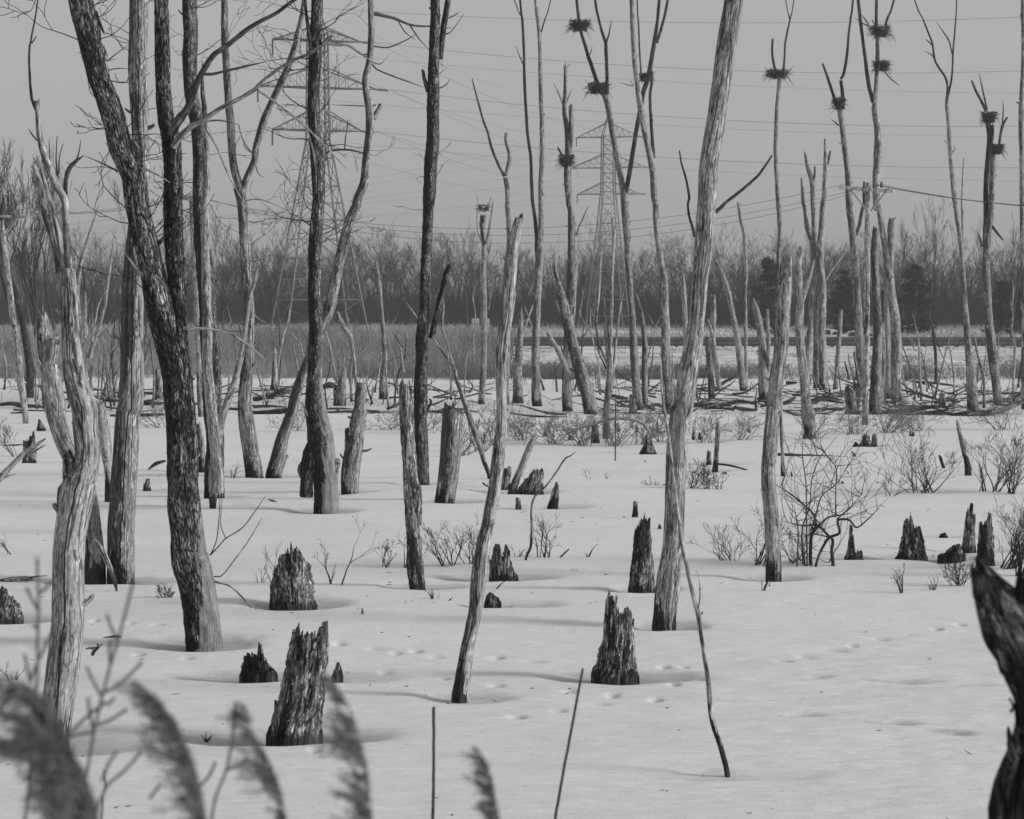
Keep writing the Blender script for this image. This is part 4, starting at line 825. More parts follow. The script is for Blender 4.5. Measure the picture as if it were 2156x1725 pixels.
for (x, y, h, w, lb) in [(1093, 910, 9, 7, 'speck-like stump tip at the left end of the twiggy thicket'), (1148, 920, 15, 11, 'pointed low stump at the top of the slanting propped log'), (1202, 928, 14, 14, 'squat grey stump buried in the twiggy thicket'), (1302, 907, 11, 7, 'dark little stump beneath the arched fallen limb'),
     (1341, 908, 13, 7, 'small stump right of the arched fallen limb top'), (1384, 910, 27, 7, 'tall thin peg stump beside the slender pole, left of the thickest trunk'), (1390, 913, 8, 7, 'low grey stump hugging the tall thin peg'),
     (1460, 926, 30, 7, 'needle-shaped stump right of the thickest pale trunk'), (1474, 925, 18, 9, 'wedge-shaped stump next to the needle-shaped one'), (1577, 910, 7, 6, 'tiny stump tip left of the splintered weathered trunk'),
     (1793, 914, 9, 4, 'tiny peg left of the utility pole on open snow'), (1667, 1000, 8, 4, 'tiny peg right of the thin dark post'), (1314, 1092, 6, 5, 'lone tiny stump tip left of the block-shaped stump'), (1389, 1115, 13, 8, 'small triangular stump between the block stump and the thickest pale trunk'),
     (1358, 979, 11, 6, 'tiny hooked stump below the two-lobed stump'), (1774, 1019, 7, 8, 'small dark wedge in the snow above the widest shrub'), (1527, 997, 4, 9, 'flat dark chip of wood right of the slender post stump'), (897, 1291, 4, 5, 'dark wood knot in the snow left of the rotting thin trunk'), (763, 1298, 22, 6, 'single upright broken stick standing right of the domed stump')]:
    stump(lb, 'F %g,%g %g,%g %g,%g' % (x-w*.35, y-h*.8, x-w*.05, y-h, x+w*.3, y-h*.6), x-w/2, x+w/2, y, 'rotten', spl=1, well=False)

# ---------------------------------------------------------------- fallen wood
FG = 'fallen logs and sticks littering the far edge of the snow'
stick('long thin dark pole lying flat on the snow with one upturned spur', 'D3 160,362,26 350,372,26 600,385,26 780,392,22 940,396,8', 'upper', limbs=['D3 795,388,22 775,360,16 755,335,8'], cat='log', name='fallen_log')
stick('dark flat log poking in from the left edge above the jagged dark stump', 'A3 -60,1400,36 120,1378,44 240,1372,40 285,1385,14', 'rotten', 'log', 'fallen_log', limbs=['A3 220,1365,16 300,1352,12 385,1345,8'])
stick('pale forked limb propped from the left edge up onto the grey leaning trunk', 'A3 -80,660,60 0,560,52 100,450,42 200,350,40 290,290,34 370,235,20', 'bleach', 'log', 'fallen_limb', D=44, limbs=['A3 210,370,24 290,330,20 370,285,12', 'A3 10,560,24 60,540,18 130,520,9'])
stick('long thin grey log lying behind the upright broken stump at the left', 'A3 -60,310,16 0,300,15 100,290,15 200,283,12', 'grey', 'log', 'fallen_log', base=940)
stick('twisted driftwood fork resting on the snow right of the hollow trunk', 'A4 745,398,26 765,360,26 800,330,22 832,305,12', 'rotten', 'driftwood', 'driftwood', limbs=['A4 770,345,24 730,340,20 690,348,16', 'A4 795,330,16 790,310,12 785,298,8'])
stick('thin dark wood sliver lying on the snow above the twisted driftwood', 'A4 815,262,8 880,252,16 940,245,20 985,248,12', 'upper', 'driftwood', 'driftwood')
stick('small dark hooked stick lying left of the gnarled-footed trunk', 'B3 182,728,10 215,738,14 250,752,16 278,760,7', 'upper', base=1062)
stick('pale broken shard leaning across the foot of the grey leaning trunk', 'A3 948,1480,10 930,1400,34 880,1260,44 820,1130,44 755,1040,18', 'bleach', 'branch', base=1248)
stick('short pale branch propped at the left of the largest furrowed trunk', 'A3 1200,488,14 1260,440,34 1340,415,34', 'bleach', 'branch', base=990)
stick('tall crooked bare stem with a kink, right of the leaning central trunk', 'C3 272,1258,22 282,1200,20 318,1100,22 326,950,22 325,800,21 350,710,20 440,620,16 530,500,14 600,395,16 640,375,12 685,340,7', 'grey', 'sapling', 'dead_sapling', below=.2)
stick('thin straight rod standing in the snow below the whippy clump', 'C3 1002,442,11 1004,200,11 1005,20,10 C2 1008,1500,8', 'upper', 'dead pole', 'dead_pole', base=977, below=.2)
stick('arched pale limb bowing over the twiggy thicket onto the two-lobed stump', 'C3 590,212,10 700,160,16 820,120,22 920,90,26 1040,70,30 1150,85,28 1220,110,26 1270,170,22 1300,220,12', 'bleach', 'branch', 'fallen_limb', base=956)
stick('curving thin branch trailing right from the slender post stump', 'C3 1830,440,18 1920,452,17 2020,475,15 2156,520,9', 'grey', D=ground_Y(990))
stick('small slanting stick in the snow by the narrow stems right of the leaning trunk', 'C3 535,1230,12 580,1175,14 630,1128,16', 'upper', below=.1)
stick('low hooked twig lying beside the small slanting stick', 'C3 600,1218,10 650,1200,14 675,1190,8', 'upper')
stick('dark split-ended twig upright in open snow, midway right of the leaning trunk', 'C3 745,1228,10 790,1185,14 820,1130,8 860,1088,4', 'upper', limbs=['C3 765,1215,12 775,1170,8', 'C3 775,1200,8 762,1160,5'])
stick('short dark splinter in the snow near the feet of the rotting thin trunk', 'B3 1630,1562,8 1650,1545,14 1672,1520,6', 'upper')
stick('slanting dark twig by the cracked stump', 'C3 35,1465,12 60,1430,12 95,1400,7 135,1380,4', 'upper')
stick('bent forked twig standing below the splintered weathered trunk', 'D3 48,1480,16 62,1430,18 90,1385,12 104,1388,10', 'upper', limbs=['D3 92,1430,10 102,1400,9', 'D3 35,1480,8 33,1420,6 30,1380,4'])
LOGS = [('D3 1560,50,36 1750,30,52 1950,15,48 D2 2156,1590,60', 'thick snow-sided log reaching the right edge at the end of the debris', 'twotone'),
 ('D3 1000,20,14 1200,5,30 1280,0,34 D2 1450,1635,28 1600,1660,10', 'long pale log tapering right of the two-nest tree feet', 'grey'),
 ('D3 1280,40,40 1450,30,44 1600,38,30', 'stout log joining the snow-sided log from the left', 'twotone'),
 ('D2 1100,1625,20 1250,1635,26 1350,1640,20 1500,1640,10', 'slim log just beyond the long pale one', 'grey'),
 ('D2 2040,1620,40 2100,1560,44 2170,1540,50', 'broken bough leaning over the snow-sided log at the right edge', 'grey'),
 ('D2 200,1612,30 260,1590,36 310,1560,28', 'bent dark log beside the splintered weathered trunk', 'upper'),
 ('D2 430,1590,30 520,1570,34 620,1590,32 700,1610,22', 'humped dark log in front of the tight clump', 'upper'),
 ('D2 520,1545,14 600,1560,20 700,1590,10', 'thin log lying over the humped dark one', 'upper'),
 ('D2 230,1440,28 320,1440,26', 'short blunt log right of the splintered weathered trunk', 'grey'),
 ('C2 1240,1640,22 1330,1620,30 1390,1630,26', 'dark log left of the slender pale-footed tree foot', 'upper'),
 ('C2 1640,1620,40 1760,1625,44 1850,1620,36 1950,1625,22', 'heavy dark log right of the thickest pale trunk', 'upper'),
 ('C2 1900,1610,26 1990,1590,30 2080,1600,24 2150,1610,18', 'crooked dark log ending near the fork-ended snag', 'upper'),
 ('C2 1960,1640,30 2040,1655,34 2150,1665,30', 'lower dark log near the fork-ended snag', 'upper'),
 ('C2 960,1540,26 1040,1560,34 1110,1570,30', 'dark log resting behind the black upright stump', 'upper'),
 ('C3 150,30,10 300,50,16 450,60,20 620,62,12', 'long light pole lying left of the coarse split snag', 'bleach'),
 ('B3 1480,15,20 1600,20,24 1750,25,18 1850,12,10', 'dark log on snow behind the flat-topped trunk', 'upper'),
 ('B3 50,30,34 200,20,40 330,8,44 420,0,36', 'pale log lying across behind the V-forked trunk', 'bleach'),
 ('B2 60,1580,36 180,1550,44 300,1520,50 380,1500,40', 'raised thick log behind the leaning mottled trunk', 'grey'),
 ('B2 60,1640,20 180,1630,24 330,1640,16', 'thin log under the raised thick one', 'upper'),
 ('B2 620,1480,40 680,1460,52 720,1470,60', 'rounded log end left of the crooked stem', 'grey'),
 ('B2 640,1655,14 760,1650,18 870,1655,14', 'thin dark log at the foot of the thick torn trunk', 'upper'),
 ('A2 0,1620,30 100,1610,36 200,1630,40 330,1630,40', 'dark log reaching from the left edge to the grey leaning trunk', 'upper'),
 ('A2 880,1580,20 1000,1585,30 1150,1590,24', 'dark log behind the two-tone trunk', 'upper'),
 ('A2 1140,1600,34 1250,1610,40 1330,1605,30', 'mossy log between the two-tone and furrowed trunks', 'grey'),
 ('A2 860,1640,20 960,1650,24', 'short dark log left of the two-tone trunk foot', 'upper'),
 ('A3 890,50,14 1100,45,30 1330,40,34', 'long grey log lower down between the two-tone and furrowed trunks', 'grey'),
 ('D2 1170,1500,14 1300,1530,22 1400,1560,22 1500,1590,14', 'slanting log far out right of the two-nest tree', 'upper'),
 ('D2 1250,1430,20 1400,1440,22 1550,1460,18 1650,1480,12', 'far log beneath the embankment brush at the right', 'upper'),
 ('D2 1540,1560,30 1580,1580,44 1640,1600,20', 'stubby forked log right of the cut post stump', 'grey'),
 ('D2 1960,1525,16 2050,1530,26 2156,1520,28', 'far dark log at the right edge', 'upper'),
 ('C2 1810,1500,18 1880,1440,26 1960,1400,22 2000,1370,18', 'raised dark bough leaning up behind the tapering pale snag', 'upper'),
 ('C2 1900,1370,16 2000,1355,20 2090,1335,14', 'high bough lying above the raised dark one', 'upper')]
for s, lb, m in LOGS:
    P_ = parse(s); stick(lb, s, m, 'log', 'fallen_log', D=ground_Y(max(p[1]+p[2]*.35 for p in P_)), dy=0)
rng0 = np.random.default_rng(5)
for i in range(240):      # loose sticks of the far debris belt
    py = rng0.uniform(812, 878); px = rng0.uniform(10, 2150)
    if rng0.random() < .45: px = rng0.uniform(1250, 2150)
    D = ground_Y(py); L = rng0.uniform(.5, 2.8); a = rng0.normal(0, .25)+(pi if rng0.random() < .5 else 0); b = rng0.uniform(0, .35)*rng0.choice([0, 1])
    p = at(px, py, D); p[2] = .02
    d = np.array([math.cos(a), math.sin(a)*1.5, b]); c = Col(); r = rng0.uniform(.015, .06)
    o_ = []; grow(o_, rng0, p, d, L, r, 1, up=.0, spread=.7, n=6, wob=.12, kids=(0, 2), decay=.5, rmin=.01)
    for q in o_:
        q[0][2] = max(q[0][2], .0); q[1][2] = max(q[1][2], .0)
    addsegs(c, o_, 6)
    o = c.build('fallen_branch', M['upper' if rng0.random() < .65 else 'grey'], None, p); o.location = p
    tag(o, 'loose bare stick lying in the belt of debris along the far edge of the snow', 'branch', FG)

# ---------------------------------------------------------------- shrubs
SH = [ # x, y, w, h, n, r, depth, label
 (708, 1233, 88, 150, 2, .016, 3, 'little tree-like shrub standing alone right of the domed stump'),
 (812, 1196, 70, 82, 3, .012, 2, 'V-shaped shrub left of the rotting thin trunk'),
 (850, 1198, 56, 90, 4, .012, 2, 'shrub pressed against the foot of the rotting thin trunk'),
 (942, 1196, 130, 120, 7, .012, 3, 'tangled shrub between the rotting thin trunk and the leaning central one'),
 (1000, 1195, 90, 105, 5, .010, 2, 'thin shrub growing just left of the leaning central trunk'),
 (915, 1263, 50, 54, 5, .008, 1, 'short sprigs below the tangled shrub'),
 (1134, 1181, 54, 112, 3, .013, 2, 'upright shrub with one straight dark stem, right of the hollow black-hearted stump'),
 (1151, 1182, 70, 118, 4, .013, 2, 'taller twin of the upright shrub, with more side twigs'),
 (1093, 1180, 56, 50, 6, .007, 1, 'low sprig shrub beside the hollow black-hearted stump'),
 (1455, 1034, 70, 60, 8, .009, 2, 'low shrub just right of the thickest pale trunk'),
 (1492, 1034, 80, 66, 8, .010, 2, 'round low shrub below the slender post stump'),
 (1512, 1034, 70, 44, 4, .010, 1, 'shrub stems bending right beneath the trailing branch'),
 (1388, 1026, 110, 34, 4, .008, 1, 'flat shrub spreading left of the thickest pale trunk'),
 (1545, 1190, 130, 90, 7, .009, 2, 'sparse shrub left of the splintered weathered trunk'),
 (1588, 1196, 90, 130, 5, .014, 2, 'shrub with one thick leaning stem, touching the splintered weathered trunk'),
 (1682, 1195, 120, 110, 8, .009, 2, 'fine twigged shrub just right of the splintered weathered trunk'),
 (1946, 1037, 230, 112, 15, .013, 3, 'wide fan-shaped bush on open snow at the right'),
 (1868, 1044, 90, 60, 4, .010, 2, 'small shrub left of the wide fan-shaped bush'),
 (2080, 1036, 150, 130, 10, .014, 3, 'bush arching over toward the right edge, next to the curved dead stem'),
 (2135, 1040, 120, 130, 9, .013, 3, 'bush cut by the right edge behind the arching one'),
 (2118, 1200, 120, 150, 14, .012, 3, 'dense twiggy bush behind the dark foreground snag'),
 (2146, 1215, 90, 190, 9, .014, 3, 'tall bush at the right edge behind the dark foreground snag'),
 (2020, 1234, 84, 66, 11, .009, 2, 'small tangled bush left of the dark foreground snag'),
 (1900, 1248, 86, 74, 3, .016, 2, 'stiff shrub with crossed dark stems below the cone-shaped stump'),
 (1962, 1242, 50, 60, 5, .007, 1, 'wispy shrub between the crossed-stem shrub and the tangled one'),
 (27, 1168, 56, 66, 3, .009, 2, 'spindly shrub near the left edge above the dark flat log'),
 (360, 1262, 70, 42, 9, .008, 1, 'low sprigs at the left of the largest furrowed trunk'),
 (23, 1434, 60, 62, 3, .009, 2, 'small bare shrub at the left edge behind the reeds'),
 (433, 1544, 34, 24, 5, .007, 1, 'tiny sprout in the melt hollow left of the biggest leaning stump'),
 (549, 1228, 40, 64, 4, .006, 1, 'thin sprigs left of the domed stump'),
 (580, 1232, 22, 96, 2, .008, 2, 'upright twig shrub touching the left side of the domed stump'),
 (848, 1274, 16, 26, 2, .006, 1, 'forked sprig below the little tree-like shrub'),
 (1200, 1206, 44, 28, 2, .006, 1, 'pair of tiny sprigs in open snow right of the upright shrubs'),
 (985, 1270, 24, 26, 2, .006, 1, 'two tiny sprigs beside the small cracked stump'),
 (1280, 1010, 20, 38, 2, .006, 1, 'tiny forked sprig on open snow below the arched limb'),
 (1228, 1095, 12, 40, 1, .006, 1, 'single hooked sprig on open snow right of the notched stump'),
 (1240, 1012, 26, 40, 2, .006, 1, 'leaning sprig on open snow right of the slab stump'),
 (490, 1005, 60, 44, 4, .009, 1, 'sprigs at the foot of the dark mottled trunk'),
 (1010, 955, 110, 90, 8, .010, 2, 'loose shrub behind the leaning central trunk'),
 (960, 965, 80, 80, 6, .010, 2, 'shrub behind the flat-topped broad trunk'),
 (1040, 940, 60, 70, 5, .010, 2, 'shrub tight against the right side of the leaning central trunk'),
 (890, 912, 120, 50, 9, .010, 2, 'brush patch between the thick torn trunk and the rotting thin one'),
 (820, 905, 100, 46, 8, .010, 2, 'brush patch directly right of the thick torn trunk'),
 (620, 908, 120, 50, 7, .010, 2, 'brush patch between the V-forked trunk and the knotted dark one'),
 (330, 900, 120, 50, 8, .010, 2, 'brush patch right of the two-tone trunk'),
 (30, 960, 70, 70, 5, .010, 2, 'brush near the left edge beneath the forked pale limb'),
 (1100, 930, 110, 66, 10, .011, 2, 'left end of the twiggy thicket on the snow'),
 (1165, 935, 120, 70, 12, .011, 2, 'second clump of the thicket, around the squat grey stump'),
 (1225, 938, 120, 76, 12, .011, 2, 'middle clump of the thicket, left of the thin straight rod'),
 (1290, 938, 120, 78, 12, .011, 2, 'clump of the thicket under the arched limb'),
 (1345, 935, 100, 76, 10, .011, 2, 'clump of the thicket behind the two-lobed stump'),
 (1395, 930, 80, 70, 8, .011, 2, 'right end of the thicket, against the slender leaning pole'),
 (1480, 932, 110, 60, 8, .010, 2, 'brush clump right of the thickest pale trunk'),
 (1560, 925, 90, 56, 8, .010, 2, 'brush clump left of the thin dark post'),
 (1700, 925, 110, 90, 6, .011, 2, 'thin shrub around the dark-footed fork-topped snag'),
 (1800, 915, 90, 56, 8, .010, 2, 'brush clump at the left of the utility pole'),
 (1868, 912, 130, 90, 12, .013, 3, 'brushy bush at the right of the utility pole foot'),
 (1930, 908, 110, 60, 8, .010, 2, 'brush clump above the tiny pair of pegs'),
 (2120, 905, 130, 90, 10, .011, 3, 'twiggy bush drooping in at the right edge above the log'),
]
for (x, y, w, h, n, r, d, lb) in SH:
    far = y < 950
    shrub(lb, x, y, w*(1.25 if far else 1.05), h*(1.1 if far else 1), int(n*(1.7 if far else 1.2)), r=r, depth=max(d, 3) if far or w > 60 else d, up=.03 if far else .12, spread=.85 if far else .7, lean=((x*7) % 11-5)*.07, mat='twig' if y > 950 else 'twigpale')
# the widest shrub: crooked thick stems of its own
sx = parse('D3 430,1285'); 
def wide_shrub():
    D = ground_Y(1197); org = at(1707, 1197, D); org[2] = 0; rng = np.random.default_rng(77)
    r = empty('bare_shrub', org, 'widest crooked shrub at the right with thick bent dark stems', 'shrub')
    S = ['D3 430,1285,34 425,1150,28 435,1020,26 470,930,22 445,840,16 370,770,14 260,680,12 150,610,8', 'D3 430,1020,20 560,880,14 640,860,12 760,840,8', 'D3 465,1285,22 510,1150,22 575,1040,24 660,1000,22 650,900,20 740,895,18 800,955,14 900,880,10 990,790,6',
      'D3 612,1285,32 600,1150,28 608,1060,26 580,1030,22 480,940,16 370,940,12 200,905,6', 'D3 380,1250,18 360,1100,14 365,950,12 420,780,10 440,560,9 500,400,7 640,220,5', 'D3 400,1230,14 395,900,12 390,600,10 365,400,8 360,260,5', 'D3 630,870,12 630,700,10 635,480,8 600,420,5',
      'D3 430,980,14 470,850,12 520,700,10 640,600,8 720,470,5', 'D3 320,1255,16 325,950,10 290,770,6', 'D3 600,1040,12 440,1010,10 330,1060,6', 'D3 280,1250,14 320,1210,16 360,1225,14 400,1255,10', 'D3 570,1270,10 600,1190,12 620,1155,10', 'D3 640,890,12 760,780,9 850,680,6']
    c = Col(); out = []
    for i, s in enumerate(S):
        P = parse(s); ctr, rad = limb(c, P, D, 500+i, dyd=rng.uniform(-.8, .8), top='tip', mat='upper', below=.1 if P[0][1] > 1180 else 0)
        for k in range(5):
            q = int(len(ctr)*rng.uniform(.4, .98)); d = np.array([rng.normal(0, .7), rng.normal(0, .5), rng.uniform(.1, 1)])
            grow(out, rng, ctr[q], d, rng.uniform(.25, .6), .006, 2, up=.15, spread=.7, n=5, wob=.15, kids=(1, 3), decay=.6, rmin=.0025)
    c.build('stems', M['upper'], r, org)
    c = Col(); addsegs(c, out, 4); c.build('twigs', M['twig'], r, org)
wide_shrub()

# ---------------------------------------------------------------- foreground snag, sticks and reeds
Ds = 7.0
r_ = empty('rotten_snag', at(2195, 1900, Ds)*np.array([1, 1, 0]), 'black rotten snag close to the camera at the lower right corner, with two broken horns', 'dead tree')
og = np.array(r_.location)
c = Col(); limb(c, parse('F 2210,3270,190 2195,2200,180 2182,1900,160 2178,1670,150 2190,1545,96 2195,1450,108 2186,1370,112 2166,1310,120 2142,1270,128'), Ds, 901, mat='rotten', top='join', dyd=.0)
for q in (c,): pass
c.build('trunk', M['char'], r_, og)
for k, s in enumerate(['F 2196,1540,80 2182,1440,100 2152,1368,116 2118,1308,106 2088,1258,78 2066,1208,44 2049,1160,16', 'F 2172,1400,90 2170,1320,70 2163,1240,52 2152,1172,26', 'F 2142,1470,10 2128,1410,10 2113,1362,7 2104,1328,2.5', 'F 2130,1640,14 2142,1580,12 2140,1530,6', 'F 2128,1500,7 2134,1488,6 2125,1470,2.5', 'F 2106,1720,10 2112,1640,12 2140,1570,14', 'F 2135,1600,26 2126,1560,16 2122,1530,5', 'F 2112,1700,24 2106,1660,16 2103,1630,6', 'F 2120,1340,26 2100,1300,18 2080,1275,6', 'F 2146,1530,12 2140,1490,9 2138,1462,4', 'F 2180,1380,30 2176,1300,24 2172,1215,8', 'F 2080,1290,34 2062,1245,22 2048,1222,7']):
    c = Col(); limb(c, parse(s), Ds-.05, 910+k, mat='rotten', top='splinter' if k < 2 else 'tip'); c.build('branch', M['char'], r_, og)
for lb, s, D in [('near straight upright reed stalk in the lower middle, left of the slanting one', 'F 910,2500,9 911,1760,7.5 913,1600,6.5 913,1484,7', 11.5), ('near slanting bare reed stalk in the lower middle', 'F 1090,2400,9 1150,1850,7.5 1178,1670,6.5 1206,1520,6 1228,1403,5', 11.0)]:
    stick(lb, s, 'stick', 'reed', 'bare_stalk', D=D, top='broken')
def fix_stalk(): pass

def plume(label, s, D, spread=-1, dens=1.0, droop=.35, seed=0, plen=None):
    """common reed: stem to the ground, feathery drooping head bending along the survey line (tip first)"""
    sd = nseed(); rng = np.random.default_rng(sd); P = parse(s); k = D/FPX
    pts = [at(x, y, D) for x, y, w in P][::-1]        # bottom to tip
    b = pts[0]; g = np.array([b[0]+.10, b[1]+.05, 0.0])
    org = g
    r = empty('reed', org, label, 'reed')
    c = Col(); stem = catmull(np.column_stack([[q[0] for q in [g]+pts], [q[2] for q in [g]+pts], [q[1] for q in [g]+pts]]), 60)
    S = np.column_stack([stem[:, 0], stem[:, 2], stem[:, 1]])
    rad = np.linspace(.0045, .0008, 60)
    segs(c, S[:-1], S[1:], rad[:-1], rad[1:], 5); c.build('stalk', M['stem'], r, org)
    head = catmull(np.column_stack([[q[0] for q in pts], [q[2] for q in pts], [q[1] for q in pts]]), 80)
    Hd = np.column_stack([head[:, 0], head[:, 2], head[:, 1]])
    L = np.sum(np.linalg.norm(np.diff(Hd, axis=0), axis=1))
    p0, p1, r0, r1 = [], [], [], []
    n = int(115*dens)
    for i in range(n):
        t = rng.random()**.8; q = int((1-t)*78)
        q = min(78, int((1-t)*79)); o = Hd[q]; tan = Hd[min(79, q+1)]-Hd[max(0, q-1)]; tan /= np.linalg.norm(tan)
        w = (.06+.30*math.sin(pi*min(1, t*.75+.08)))*L*.52*rng.uniform(.2, 1.35)*(1+.5*math.sin(t*23+sd)*math.sin(t*9))
        side = np.array([spread*rng.uniform(.25, 1.0), rng.normal(0, .4), -droop*rng.uniform(.0, 1.0)])
        d = tan*rng.uniform(.35, .9)+side*.8; d /= np.linalg.norm(d)
        a = o.copy()
        m = 6
        for j in range(m):
            d2 = d+np.array([spread*.03*j, 0, -.035*j])+rng.normal(0, .13, 3); d2 /= np.linalg.norm(d2)
            e = a+d2*w/m; p0.append(a.copy()); p1.append(e.copy()); r0.append(.0011); r1.append(.0009)
            for h in range(4):          # silky spikelets
                dd = d2+rng.normal(0, .6, 3); dd /= np.linalg.norm(dd); l = (.006+w*.13)*rng.uniform(.5, 1.5)
                p0.append(e.copy()); p1.append(e+dd*l); r0.append(.0009); r1.append(.0005)
            a = e
    c = Col(); segs(c, p0, p1, r0, r1, 3); c.build('plume', M['reed'], r, org)
    return r
plume('blurred reed plume bending left, nearest to the dark mass at the lower left', 'A4 1095,605 1300,780 1450,1000 1560,1250 1640,1540 F 440,1800', 3.7, dens=1.3)
plume('pale thin reed plume in front of the low spiked stump', 'A4 1940,855 2040,950 B4 20,960 130,1130 220,1330 300,1545 F 605,1780', 3.9, dens=.7)
plume('reed plume rising in front of the foot of the biggest leaning stump', 'B4 690,580 790,720 860,900 930,1100 985,1300 1000,1545 F 790,1790', 3.9, dens=.9)
plume('small reed plume tip at the bottom edge beside the upright stalk', 'B4 1880,1160 1935,1240 1980,1350 2020,1540 F 1060,1790', 4.2, dens=.6)
plume('blurred reed plume arching in from the left edge', 'A4 -420,520 -200,560 0,600 150,650 300,760 420,900 F 150,1640', 3.5, spread=.2, droop=1.0, dens=.9)
plume('largest dark reed plume sweeping over the foot of the bleached hollow trunk', 'A4 230,640 360,760 450,900 520,1060 620,1260 700,1400 760,1545 F 215,1800', 3.5, dens=1.9)
plume('drooping dark reed plume at the lower left edge under the largest one', 'A4 60,860 200,900 330,980 430,1100 520,1300 560,1545 F 160,1800', 3.4, dens=1.7, droop=.7)
plume('lowest reed plume hanging at the left corner of the picture', 'A4 -100,1080 60,1100 250,1160 400,1280 500,1450 F 150,1760', 3.6, dens=1.4, droop=.8)
WS = [('blurred wand with alternate bare twigs between the hollow trunk and the largest reed plume', ['A4 650,1900,14 700,1400,16 755,1050,13 820,760,12 895,480,10 960,260,9 1030,0,8 A3 1075,1400,6', 'A4 850,700,7 980,620,6 1155,450,4', 'A4 830,740,7 760,620,6 700,490,4', 'A4 895,480,7 885,350,5 900,270,4', 'A4 950,280,7 905,180,5 865,70,4', 'A4 820,780,8 880,790,6 925,740,4', 'A4 790,960,7 900,920,6 1030,830,4', 'A4 760,1010,7 730,880,6 712,740,5', 'A4 765,1020,8 640,1040,8 520,1080,6', 'A4 830,800,8 700,900,9 560,1040,7'], 4.4),
      ('blurred upright wand at the lower left in front of the hollow trunk', ['A4 180,1900,14 230,1500,16 270,1000,14 300,600,12 305,300,10 312,0,9 A3 300,1200,6', 'A4 300,180,6 260,150,5', 'A3 320,1650,7 230,1480,6 215,1440,5', 'A3 325,1490,6 415,1400,4', 'A4 240,620,8 330,400,9 430,200,8 455,150,5', 'A4 240,590,6 200,400,6 190,390,4'], 4.4),
      ('thin blurred twig between the two middle reed plumes', ['A4 1700,1800,10 1750,1540,11 1830,1330,10 1880,1080,9 1905,780,6', 'A4 1830,1330,7 1930,1290,6 2000,1230,4', 'A4 1600,1480,7 1690,1380,7 1745,1260,4'], 4.6),
      ('thin branching twig left of the middle reed plumes at the bottom edge', ['A4 700,1900,9 860,1470,10 1000,1340,9 1075,1260,7 1140,1180,4', 'A4 1210,1560,6 1300,1440,5', 'A4 820,1420,6 890,1260,5 945,1180,4'], 4.4),
      ('short dark knotted twig tip at the bottom edge in the lower left', ['A4 800,2100,18 835,1545,16 850,1450,14 852,1400,13 840,1330,9'], 7.0)]
for lb, S, D in WS:
    P = parse(S[0]); g = at(P[0][0], P[0][1], D); g = np.array([g[0]-.05, g[1], 0.0])
    r = empty('bare_wand', g, lb, 'twig')
    c = Col(); limb(c, P, D, nseed(), top='tip', mat='upper'); a = at(P[0][0], P[0][1], D); rr = P[0][2]*.5*D/FPX
    segs(c, [g], [a], rr*1.2, rr, 8); c.build('stem', M['stem'], r, g)
    for s in S[1:]:
        c = Col(); limb(c, parse(s), D+.02, nseed(), top='tip', mat='upper'); c.build('branch', M['stem'], r, g)

rngs = np.random.default_rng(31)
for i in range(165):      # thin dead stems along the far edge
    px = rngs.choice([rngs.uniform(0, 330), rngs.uniform(480, 900), rngs.uniform(900, 2150)], p=[.40, .28, .32]); py = rngs.uniform(815, 862); D = ground_Y(py)
    h = rngs.uniform(40, 230)*(1.1 if px < 330 else .85); w = rngs.uniform(1.8, 6.0); ln = rngs.normal(0, .13)*h
    P = [(px, py, w), (px+ln*.3+rngs.normal(0, 3), py-h*.35, w*.85), (px+ln*.6+rngs.normal(0, 4), py-h*.7, w*.6), (px+ln, py-h, w*.35)]
    org = at(px, py, D); org[2] = 0; mt = ['bleach', 'grey', 'upper'][rngs.choice(3, p=[.45, .35, .2])]
    r = empty('dead_sapling', org, 'thin dead stem standing among the snags along the far edge of the snow', 'sapling', 'thin dead stems along the far edge of the snow')
    c = Col(); limb(c, P, D, nseed(), dyd=rngs.normal(0, .4), top='tip', mat=mt, below=.2); c.build('stem', M[mt], r, org)
    for q in range(rngs.integers(0, 4)):
        t = rngs.uniform(.35, .85); s = rngs.choice([-1, 1]); x0, y0 = px+ln*t, py-h*t; l = h*rngs.uniform(.12, .3)
        c = Col(); limb(c, [(x0, y0, w*.45), (x0+s*l*.35, y0-l*.5, w*.35), (x0+s*l*.6, y0-l, w*.2)], D, nseed(), top='tip', mat=mt); c.build('branch', M[mt], r, org)

# ================================================================== setting
cam = bpy.data.cameras.new('camera'); co = bpy.data.objects.new('camera', cam); C.objects.link(co); scn.camera = co
cam.sensor_width = 36; cam.lens = FPX/W_*36; cam.clip_end = 6000; cam.clip_start = .1
co.location = (0, 0, CAMH); co.rotation_euler = (pi/2-A_, 0, 0)
cam.dof.use_dof = True; cam.dof.focus_distance = 36; cam.dof.aperture_fstop = FSTOP

SUN_EL, SUN_AZ = radians(20), radians(98)       # azimuth clockwise from the view direction (+Y) to the right (+X)
w = bpy.data.worlds.new('World'); scn.world = w; w.use_nodes = True
nt = w.node_tree; nt.nodes.clear()
sky = nt.nodes.new('ShaderNodeTexSky'); sky.sky_type = 'NISHITA'; sky.sun_disc = False
sky.sun_elevation = SUN_EL; sky.sun_rotation = SUN_AZ; sky.dust_density = 4; sky.air_density = 1.2
bw = nt.nodes.new('ShaderNodeRGBToBW'); nt.links.new(sky.outputs[0], bw.inputs[0])
pw = nt.nodes.new('ShaderNodeMath'); pw.operation = 'POWER'; pw.inputs[1].default_value = SKYPOW; nt.links.new(bw.outputs[0], pw.inputs[0])
ml = nt.nodes.new('ShaderNodeMath'); ml.operation = 'MULTIPLY'; ml.inputs[1].default_value = SKYMUL; nt.links.new(pw.outputs[0], ml.inputs[0])
